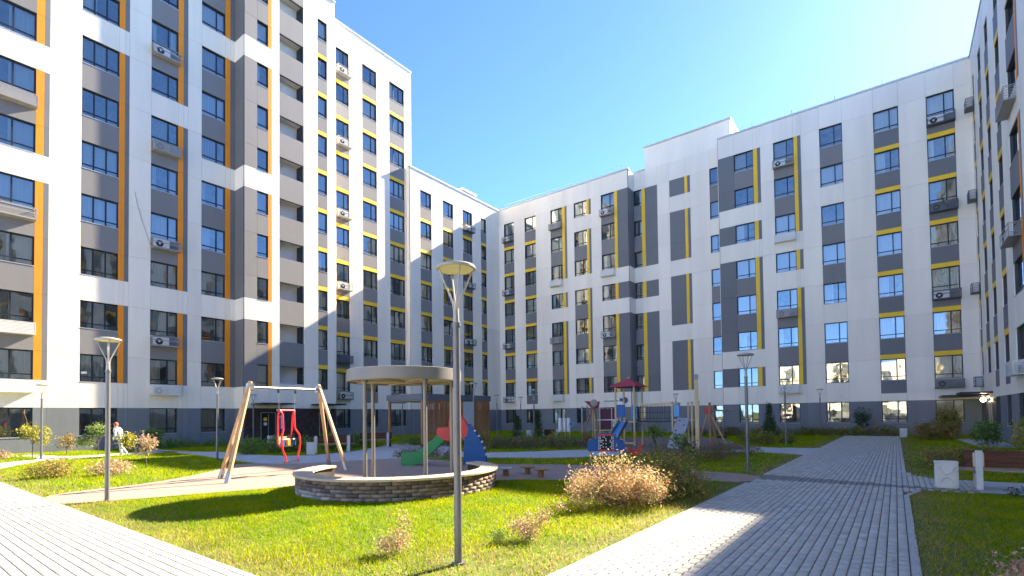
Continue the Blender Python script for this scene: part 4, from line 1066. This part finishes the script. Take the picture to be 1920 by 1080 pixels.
bin_('small pale litter bin just right of the shelter base', -22.9, 31.0)

def bench(label, x, y, rz, L=2.0, flip=1):
    t = thing('park_bench', label, 'bench', (x, y, 0), rz, 'benches in the courtyard')
    for px in (.22, L - .22):
        b = MB(); b.box(px - .055, px + .055, -.06, .06, -.02, .80, 'conc'); b.build('post', t, bevel=.01)
        b = MB(); b.box(px - .05, px + .05, .065, .52, .30, .375, 'conc'); b.box(px - .05, px + .05, .36, .47, 0, .298, 'conc'); b.build('seat_bracket', t, bevel=.008)
        b = MB(); b.box(px - .085, px + .085, .062, .08, .47, .75, 'metal'); b.build('clamp_plate', t)
    for k in range(3):
        b = MB(); b.box(0, L, .082, .122, .47 + k * .112, .575 + k * .112, 'bench'); b.build('back_slat', t, bevel=.005)
    for k in range(4):
        b = MB(); b.box(-.05, L + .05, .10 + k * .11, .20 + k * .11, .378, .42, 'seatw'); b.build('seat_slat', t, bevel=.005)
    return t
bench('dark red timber bench with pale concrete posts at the right edge', 1.09, 13.76, 0, 2.1)
bench('dark brown bench behind the swing in front of the shrubs', -21.6, 13.0, R(62), 1.9)
bench('dark bench half hidden behind the canopy posts', -23.4, 17.0, R(55), 1.7)
t = thing('concrete_seat', 'pale concrete seat with dark board near the yellow shrub', 'bench', (-18.9, 29.1, 0), R(28))
b = MB(); b.box(-.55, -.4, -.25, .25, 0, .7, 'conc'); b.build('side_block', t, bevel=.01)
b = MB(); b.box(.4, .55, -.25, .25, 0, .7, 'conc'); b.build('side_block', t, bevel=.01)
b = MB(); b.box(-.4, .4, -.1, .2, .3, .68, 'bench'); b.build('board', t)

# stools
for i, (x, y, lab) in enumerate([(-8.42, 10.75, 'leftmost low timber stool with a grey round top beside the planter'), (-8.12, 11.35, 'middle low timber stool of the three right of the planter'), (-7.45, 11.0, 'rightmost low timber stool of the three right of the planter')]):
    t = thing('stool', lab, 'stool', (x, y, 0), .4 * i, 'low stools right of the planter')
    b = MB(); b.tube([(0, 0, 0), (0, 0, .19)], .085, 'slatw', 12, .075); b.build('leg', t, smooth=True)
    b = MB(); b.lathe([(.001, .225), (.19, .225), (.2, .215), (.2, .198), (.19, .19), (.001, .19)], 'slatw' if i else 'walk', 20); b.build('seat', t, smooth=True)

# ------------------------------------------------------------------ toddler slide
sl = thing('toddler_slide', 'toddler slide with green chute, red sides and blue climbing arch', 'slide', (-11.88, 12.58, 0))
sd_ = Vector((1.85, 1.35, 0)).normalized(); sn = Vector((-sd_.y, sd_.x, 0))
sd_ = Vector((.80, .60, 0)); sn = Vector((-.60, .80, 0)); o0 = Vector((-1.35, -1.12, 0))
def Q(a, d, z): return o0 + sd_ * a + sn * d + Vector((0, 0, z))
prof = [(-.12, .21), (.22, .18), (.5, .28), (.95, .66), (1.35, 1.05)]
b = MB(); vs = []
for a, z in prof: vs += [Q(a, -.2, z), Q(a, .2, z), Q(a, -.2, z - .03), Q(a, .2, z - .03)]
fs = []
for i in range(4): a = i * 4; fs += [(a, a + 4, a + 5, a + 1), (a + 2, a + 3, a + 7, a + 6), (a, a + 2, a + 6, a + 4), (a + 1, a + 5, a + 7, a + 3)]
b.add(vs, fs, 'green'); b.build('chute', sl)
for d in (-.22, .22):
    b = MB(); n = len(prof); vs = []
    for a, z in prof: vs += [Q(a, d - .02, z - .19), Q(a, d + .02, z - .19), Q(a, d + .02, z + .24), Q(a, d - .02, z + .24)]
    fs = [(0, 1, 2, 3), (4 * n - 1, 4 * n - 2, 4 * n - 3, 4 * n - 4)]
    for i in range(n - 1):
        for j in range(4): fs.append((4 * i + j, 4 * i + 4 + j, 4 * i + 4 + (j + 1) % 4, 4 * i + (j + 1) % 4))
    b.add(vs, fs, 'green'); b.build('side_rail', sl)
def side_plate(name, pts, d, k, th=.03):
    b = MB(); n = len(pts); vs = [Q(a, d, z) for a, z in pts] + [Q(a, d + th, z) for a, z in pts]
    b.add(vs, [tuple(range(n)), tuple(range(n, 2 * n))[::-1]] + [(i, (i + 1) % n, n + (i + 1) % n, n + i) for i in range(n)], k); return b.build(name, sl)
red = [(1.12, .98), (1.06, 1.12), (1.10, 1.25), (1.3, 1.27), (1.46, 1.24), (1.50, 1.74), (1.58, 1.80), (1.76, 1.80), (1.84, 1.70), (2.02, 1.46), (2.12, 1.2), (2.06, .95), (1.8, .86), (1.4, .82)]
arch = [(1.95, 0), (2.0, 1.0), (2.08, 1.38), (2.22, 1.32)] + [(1.3 + 1.42 * math.cos(q), 1.75 * math.sin(q) * .93) for q in np.linspace(.86, .02, 9)] 
for d in (-.28, .25):
    side_plate('red_side', red, d, 'redp'); side_plate('blue_arch', arch, d + .004 if d < 0 else d - .004, 'blue', .035)
for k in range(6):
    q = .15 + k * .15; a, z = 1.3 + 1.40 * math.cos(q), 1.63 * math.sin(q) * .93 + .1
    b = MB(); b.beam(Q(a, -.27, z), Q(a, .27, z), .05, .05, 'wplast'); b.build('rung', sl)
b = MB(); b.beam(Q(1.35, -.22, 1.03), Q(1.35, .22, 1.03), .0, .0, 'blue'); 
b = MB(); b.beam(Q(1.36, 0, .98), Q(2.0, 0, .98), .44, .04, 'blue'); b.build('platform', sl)
for a in (.25, 1.5): 
    b = MB(); b.tube([Q(a, 0, 0), Q(a, 0, .15 if a < 1 else .97)], .03, 'metal', 8); b.build('support', sl)

# activity panel
ap = thing('activity_panel', 'blue play panel with red strips and a black and white bead grid', 'play panel', (-8.1, 14.88, 0), math.atan2(.5, .92))
LW = 1.04
for x in (.02, LW):
    b = MB(); b.tube([(x, 0, -.02), (x, 0, .82)], .04, 'wood', 12); b.build('post', ap, smooth=True)
outline = [(-.06, .42), (1.1, .42), (1.12, .5), (1.12, .74), (1.04, .8), (.9, .8), (.84, .86), (.84, .98), (.7, 1.02), (.34, 1.02), (.2, .98), (.2, .86), (.14, .8), (0, .8), (-.08, .74), (-.08, .5)]
b = MB(); Mz = Matrix(((1, 0, 0, 0), (0, 0, 1, 0), (0, 1, 0, 0), (0, 0, 0, 1))); b.prism(outline, -.075, -.045, 'blue', Mz); b.build('board', ap)
b = MB(); b.box(.27, .77, -.085, -.077, .45, .93, 'black'); b.build('grid_backing', ap)
for z in (.43, .93): 
    b = MB(); b.box(.25, .79, -.10, -.078, z, z + .05, 'redp'); b.build('red_strip', ap, bevel=.008)
bd = MB(); bd.box(-.016, .016, -.012, .0, -.016, .016, 'wplast'); bd = bd.mesh('bead')
for i in range(11):
    for j in range(8):
        if (i in (0, 1, 9, 10)) and j % 1 == 0 and random.random() < .8 or (random.random() < .35): inst('bead', bd, ap, Matrix.Translation((.29 + i * .046, -.087, .51 + j * .054)))

# spring rider
t = thing('spring_rider', 'small red spring rider behind the orange bush', 'spring rider', (-7.0, 16.0, 0), .5); t.scale = (.55, .55, .9)
b = MB(); b.tube([(.05 * math.cos(q), .05 * math.sin(q), .02 + q * .008) for q in np.linspace(0, 30, 60)], .012, 'frame', 5); b.build('spring', t, smooth=True)
b = MB(); b.prism([(-.35, .3), (.3, .3), (.42, .55), (.38, .75), (.22, .72), (.15, .5), (-.15, .48), (-.3, .6), (-.42, .55)], -.03, .03, 'redp', Mz); b.build('body', t, bevel=.006)
b = MB(); b.tube([(.18, -.16, .62), (.18, .16, .62)], .015, 'metal', 8); b.build('handle', t)

# ------------------------------------------------------------------ main play tower
tw = thing('play_tower', 'timber play tower with crimson pyramid roof, blue slide and rope bridge', 'play tower', (-11.3, 25.1, 0))
hs = .52
for x, y in ((-hs, -hs), (hs, -hs), (hs, hs), (-hs, hs)):
    b = MB(); b.tube([(x, y, 0), (x, y, 3.12)], .05, 'pale', 12); b.build('post', tw, smooth=True)
b = MB(); rr_ = .80; e = 3.08
b.add([(-rr_, -rr_, e), (rr_, -rr_, e), (rr_, rr_, e), (-rr_, rr_, e), (0, 0, e + .48)], [(0, 1, 4), (1, 2, 4), (2, 3, 4), (3, 0, 4), (3, 2, 1, 0)], 'rroof')
rf = b.build('roof', tw)
for k in range(4):
    for j in range(7):
        f0 = j / 7; z = e + .48 * f0 + .012; hw = rr_ * (1 - f0) ; 
        b = MB(); b.beam((-hw, -hw - .004, z - .006), (hw, -hw - .004, z - .006), .02, .016, 'rroof'); o = b.build('roof_batten', rf); o.rotation_euler = (0, 0, k * math.pi / 2)
b = MB(); b.tube([(0, 0, e + .44), (0, 0, e + .55)], .04, 'pale', 8); b.build('finial', rf)
b = MB(); b.box(-hs, hs, -hs, hs, 1.22, 1.29, 'pale'); b.build('deck', tw)
b = MB(); b.beam((-hs - .05, -hs, .14), (hs, -hs, .14), .06, .09, 'pale'); b.build('base_beam', tw)
b = MB(); b.box(-hs + .06, .02, -hs - .02, -hs + .02, 1.5, 2.15, 'blue'); b.build('blue_panel', tw, bevel=.01)
for k in range(3):
    b = MB(); b.box(-.1 + k * .13, 0 + k * .13, hs - .02, hs + .02, 1.35, 2.15, 'lblue'); b.build('blue_slat', tw, bevel=.006)
b = MB(); b.lathe([(.001, -.02), (.17, -.02), (.17, .02), (.001, .02)], 'blue', 20); b.box(-.3, -.1, -.06, .1, -.02, .02, 'blue'); o = b.build('blue_disc', tw); o.location = (-hs + .02, hs + .1, 2.42); o.rotation_euler = (R(90), 0, .2)
# blue slide towards the viewer
sa = Vector((-.1, -hs, 1.25)); sb = Vector((.35, -2.75, .32)); sx = (sb - sa).cross(Vector((0, 0, 1))).normalized()
b = MB(); b.beam(sa, sb, .38, .03, 'lblue'); b.beam(sb, sb + Vector((.08, -.35, -.03)), .38, .03, 'lblue'); b.build('slide_bed', tw)
for s_ in (-1, 1):
    b = MB(); b.beam(sa + sx * .21 * s_ + Vector((0, 0, .07)), sb + sx * .21 * s_ + Vector((0, 0, .07)), .035, .2, 'fascia'); b.build('slide_side', tw)
# rope bridge to the second platform
b = MB(); b.beam((hs, -.35, 2.13), (hs + 1.98, -.35, 2.17), .08, .09, 'pale'); b.build('bridge_beam', tw)
b = MB(); b.beam((hs, .35, 2.13), (hs + 1.98, .35, 2.17), .08, .09, 'pale'); b.build('bridge_beam', tw)
b = MB()
for yy in (-.35, .35):
    for k in range(11): b.tube([(hs + .1 + k * .18, yy, 2.1), (hs + .1 + k * .18, yy, 1.30)], .009, 'black', 5)
    for z in (1.72, 1.42): b.tube([(hs, yy, z), (hs + 1.95, yy, z)], .009, 'black', 5)
b.build('rope_net', tw)
for k in range(9):
    b = MB(); b.box(hs + .08 + k * .21, hs + .22 + k * .21, -.35, .35, 1.25 - .03 * math.sin(k / 8 * 3.14), 1.30 - .03 * math.sin(k / 8 * 3.14), 'frame'); b.build('bridge_plank', tw)
# second platform
P2 = Vector((2.55, -.1, 0))
for x, y, h_ in ((0, -.5, 2.16), (.95, -.5, 2.16), (0, .5, 2.16), (.95, .5, 2.2), (.45, .5, 2.16)):
    b = MB(); b.tube([(P2.x + x, P2.y + y, 0), (P2.x + x, P2.y + y, h_)], .048, 'pale', 12); b.tube([(P2.x + x, P2.y + y, h_), (P2.x + x, P2.y + y, h_ + .03)], .055, 'frame', 12); b.build('post', tw, smooth=True)
b = MB(); b.box(P2.x - .02, P2.x + .97, P2.y - .5, P2.y + .5, 1.28, 1.36, 'pale'); b.build('deck', tw)
b = MB(); b.box(P2.x + .06, P2.x + .38, P2.y - .54, P2.y - .5, 1.48, 2.1, 'lblue'); b.build('blue_panel', tw, bevel=.03)
# climbing board
c0, c1 = Vector((P2.x + .55, P2.y - .55, 1.42)), Vector((P2.x + .45, P2.y - 1.75, .02))
b = MB(); b.beam(c0, c1, .62, .04, 'climb', side=(1, 0, 0)); cb = b.build('climbing_board', tw)
for u_, v_ in ((.1, -.12), (.25, .15), (.42, -.15), (.55, .08), (.68, -.02), (.8, .14), (.9, -.14)):
    b = MB(); p = c0.lerp(c1, u_) + Vector((v_, 0, 0)) + Vector((0, -.04, .03)); b.lathe([(.001, .02), (.035, .015), (.05, -.02), (.001, -.03)], 'black', 8, tuple(p)); b.build('climbing_hold', cb, smooth=True)
# mast
t = thing('timber_mast', 'tall square timber mast standing right of the climbing board', 'post', (-6.99, 22.62, 0), .3)
b = MB(); b.box(-.075, .075, -.075, .075, 0, 3.12, 'pale'); b.build('pole', t, bevel=.012)
b = MB(); b.box(-.11, .09, -.09, .09, 3.122, 3.36, 'climb'); b.build('head_fitting', t, bevel=.012)
t = thing('timber_mast', 'short dark timber post right behind the tall mast', 'post', (-7.0, 24.6, 0), .1)
b = MB(); b.box(-.05, .05, -.05, .05, 0, 2.1, 'slatw'); b.build('pole', t, bevel=.01); b = MB(); b.box(-.06, .06, -.06, .06, 2.1, 2.14, 'frame'); b.build('cap', t)
# A frame with red top
t = thing('red_top_swing', 'small timber A frame with round red head plate right of the mast', 'swing', (-7.2, 26.0, 0))
hp = Vector((-.25, .0, 1.78))
for f_ in ((-.75, -.3, 0), (.62, -.05, 0), (-.1, .9, 0)):
    b = MB(); b.tube([f_, hp], .045, 'wood', 10); b.build('leg', t, smooth=True)
b = MB(); b.lathe([(.001, -.03), (.19, -.03), (.2, -.02), (.2, .02), (.19, .03), (.001, .03)], 'redp', 20); o = b.build('head_plate', t, smooth=True); o.location = hp + Vector((0, -.07, 0)); o.rotation_euler = (R(90), 0, .35)
b = MB(); b.tube([hp, hp + Vector((.6, 2.6, 0))], .04, 'metal', 10); b.build('beam', t, smooth=True)
b = MB(); b.tube([hp + Vector((.2, 1, 0)), hp + Vector((.2, 1, -1.3))], .008, 'metal', 5); b.tube([hp + Vector((.3, 1.4, 0)), hp + Vector((.3, 1.4, -1.3))], .008, 'metal', 5); b.build('chain', t)
b = MB(); b.lathe([(.12, -.04), (.26, -.04), (.26, .04), (.12, .04), (.12, -.04)], 'black', 18, tuple(hp + Vector((.25, 1.2, -1.36)))); b.build('tyre_seat', t, smooth=True)
# second, older play structure on the left
p2 = thing('play_structure', 'older timber climbing frame with plum panels and small tilted crimson roof', 'climbing frame', (-14.4, 28.4, 0))
sv = Vector((.80, .60, 0)); tv = Vector((-.6, .8, 0))   # across the view / away
def P_(a, d, z): return sv * a + tv * d + Vector((0, 0, z))
for a, d, h_ in ((-1.35, .4, 2.2), (-1.0, .6, 2.25), (-.62, 0, 2.1), (-.30, 0, 2.1), (.0, .3, 2.1), (.45, .1, 2.05), (.75, .2, 2.15), (.98, .1, 2.15), (-.62, .9, 2.1), (.45, .9, 2.1)):
    k = 'metal' if a in (-1.35, -1.0, .45) else 'pale'
    b = MB(); b.tube([P_(a, d, 0), P_(a, d, h_)], .04, k, 10); b.build('post', p2, smooth=True)
for a, c, z0, z1 in ((-.26, .42, 1.35, 2.0), (-.28, .42, .72, 1.28), (.5, .72, 1.35, 2.0)):
    b = MB(); b.beam(P_(a, .1, (z0 + z1) / 2), P_(c, .1, (z0 + z1) / 2), .03, z1 - z0, 'purple'); b.build('plum_panel', p2)
for z in (.68, 1.32):
    b = MB(); b.beam(P_(-.66, 0, z), P_(1.0, .02, z), .06, .07, 'wplast' if z > 1 else 'pale'); b.build('rail', p2)
b = MB(); b.beam(P_(.48, -.08, 1.12), P_(.88, -.08, 1.12), .04, .46, 'wplast'); pw = b.build('round_game_panel', p2, bevel=.01)
b = MB(); b.lathe([(.10, -.02), (.16, -.02), (.16, .02), (.10, .02), (.10, -.02)], 'metal', 18); o = b.build('game_ring', pw, smooth=True); o.location = P_(.68, -.13, 1.12); o.rotation_euler = (R(90), 0, .64)
b = MB(); q1, q2, q3, q4 = P_(-1.15, .2, 2.50), P_(-.25, .2, 2.47), P_(-.35, .1, 2.05), P_(-.62, .1, 2.0)
n_ = tv * .5; b.add([q1, q2, q3, q4, q1 + n_, q2 + n_, q3 + n_, q4 + n_], [(0, 3, 2, 1), (4, 5, 6, 7), (0, 1, 5, 4), (1, 2, 6, 5), (2, 3, 7, 6), (3, 0, 4, 7)], 'rroof'); b.build('roof', p2)
b = MB(); b.tube([P_(.0, 0, 2.48), P_(.95, .4, 2.50)], .03, 'metal', 8); b.build('top_bar', p2)
b = MB()
for k in range(4): b.tube([P_(-1.3 + k * .12, .5, .4), P_(-1.25 + k * .12, .5, 2.1)], .01, 'climb', 5)
for k in range(7): b.tube([P_(-1.35, .5, .5 + k * .25), P_(-.85, .5, .5 + k * .25)], .01, 'climb', 5)
b.build('climbing_net', p2)
# A frame with grey disc in front of it
t = thing('disc_swing_frame', 'brown timber A frame with grey round head plate left of the blue slide', 'swing frame', (-14.9, 27.2, 0))
hp = sv * .35 + Vector((0, 0, 2.28))
for f_ in (sv * -.55, sv * .75 + tv * .3):
    b = MB(); b.tube([f_, hp], .05, 'slatw', 10); b.build('leg', t, smooth=True)
b = MB(); b.lathe([(.001, -.03), (.2, -.03), (.22, 0), (.2, .03), (.001, .03)], 'metal', 20); o = b.build('head_plate', t, smooth=True); o.location = hp + tv * -.1 + Vector((0, 0, .08)); o.rotation_euler = (R(90), 0, .64)
# white tube slide
t = thing('tube_slide', 'white plastic slide left of the older climbing frame', 'slide', (-16.6, 26.9, 0))
for k in range(3):
    b = MB(); b.tube([P_(k * .27 - .1, .1 * k, .6), P_(k * .27 - .1, .1 * k, 1.35), P_(k * .27 - .08, .1 * k, 1.47)], .12, 'wplast', 14, .11); b.build('tube_panel', t, smooth=True)
b = MB(); b.beam(P_(-.05, 0, .8), P_(-.65, -.4, .12), .45, .05, 'wplast', side=tuple(tv)); b.build('slide_bed', t, bevel=.01)
b = MB(); b.lathe([(.10, -.015), (.16, -.015), (.16, .015), (.10, .015), (.10, -.015)], 'lblue', 18); o = b.build('porthole', t, smooth=True); o.location = P_(.62, -.05, 1.1); o.rotation_euler = (R(90), 0, .64)
for k in range(3): 
    b = MB(); b.tube([P_(-.1 + k * .3, .1, 0), P_(-.1 + k * .3, .1, .62)], .03, 'pale', 8); b.build('leg', t, smooth=True)

# ------------------------------------------------------------------ person
pe = thing('person', 'person in pale hooded jacket and trousers walking stooped on the left lawn', 'person', (-28.75, 7.75, 0), R(35))
sk = bpy.data.meshes.new('skin_cage'); bm = bmesh.new()
J = [('pelvis', (0, 0, .80), .125), ('waist', (-.04, 0, .93), .12), ('chest', (-.12, 0, 1.14), .15), ('neck', (-.20, 0, 1.30), .06), ('head0', (-.23, 0, 1.36), .075), ('head1', (-.25, 0, 1.46), .085),
     ('shl', (-.12, .17, 1.20), .065), ('ell', (-.17, .22, .96), .05), ('wrl', (-.29, .19, .80), .035), ('hal', (-.33, .18, .75), .035),
     ('shr', (-.12, -.17, 1.20), .065), ('elr', (-.08, -.22, .96), .05), ('wrr', (-.17, -.20, .77), .035), ('har', (-.20, -.19, .71), .035),
     ('hipl', (0, .09, .74), .10), ('knl', (-.10, .10, .44), .07), ('anl', (-.02, .10, .10), .05), ('tol', (-.14, .10, .04), .04),
     ('hipr', (.02, -.09, .74), .10), ('knr', (.10, -.10, .45), .07), ('anr', (.36, -.10, .16), .05), ('tor', (.33, -.10, .05), .04)]
E_ = [('pelvis', 'waist'), ('waist', 'chest'), ('chest', 'neck'), ('neck', 'head0'), ('head0', 'head1'), ('chest', 'shl'), ('shl', 'ell'), ('ell', 'wrl'), ('wrl', 'hal'), ('chest', 'shr'), ('shr', 'elr'), ('elr', 'wrr'), ('wrr', 'har'),
      ('pelvis', 'hipl'), ('hipl', 'knl'), ('knl', 'anl'), ('anl', 'tol'), ('pelvis', 'hipr'), ('hipr', 'knr'), ('knr', 'anr'), ('anr', 'tor')]
ix = {n_: i for i, (n_, _, _) in enumerate(J)}
sk.from_pydata([j[1] for j in J], [(ix[a], ix[c]) for a, c in E_], [])
so_ = bpy.data.objects.new('skin_cage', sk); COL.objects.link(so_)
md = so_.modifiers.new('Skin', 'SKIN'); 
for i, (_, _, r_) in enumerate(J): sk.skin_vertices[0].data[i].radius = (r_, r_)
sk.skin_vertices[0].data[0].use_root = True
so_.modifiers.new('Sub', 'SUBSURF').levels = 2
dg = bpy.context.evaluated_depsgraph_get(); bmz = bpy.data.meshes.new_from_object(so_.evaluated_get(dg))
bpy.data.objects.remove(so_)
bmz.materials.clear()
for k in ('cloth', 'skin', 'wplast'): bmz.materials.append(MT[k])
for p in bmz.polygons:
    p.use_smooth = True; c = p.center
    p.material_index = 1 if (c.z > 1.30 or (c.z < .80 and c.x < -.15 and abs(c.y) > .15 and c.z > .6)) else 2 if c.z < .09 else 0
o = bpy.data.objects.new('body', bmz); COL.objects.link(o); o.parent = pe
b = MB(); b.lathe([(.001, .11), (.06, .095), (.1, .04), (.105, -.01), (.095, -.05)], 'hair', 16, (-.24, 0, 1.46)); b.build('hat', pe, smooth=True)
b = MB(); b.lathe([(.10, -.06), (.14, 0), (.12, .06)], 'cloth', 14, (-.18, 0, 1.27)); b.build('hood', pe, smooth=True)
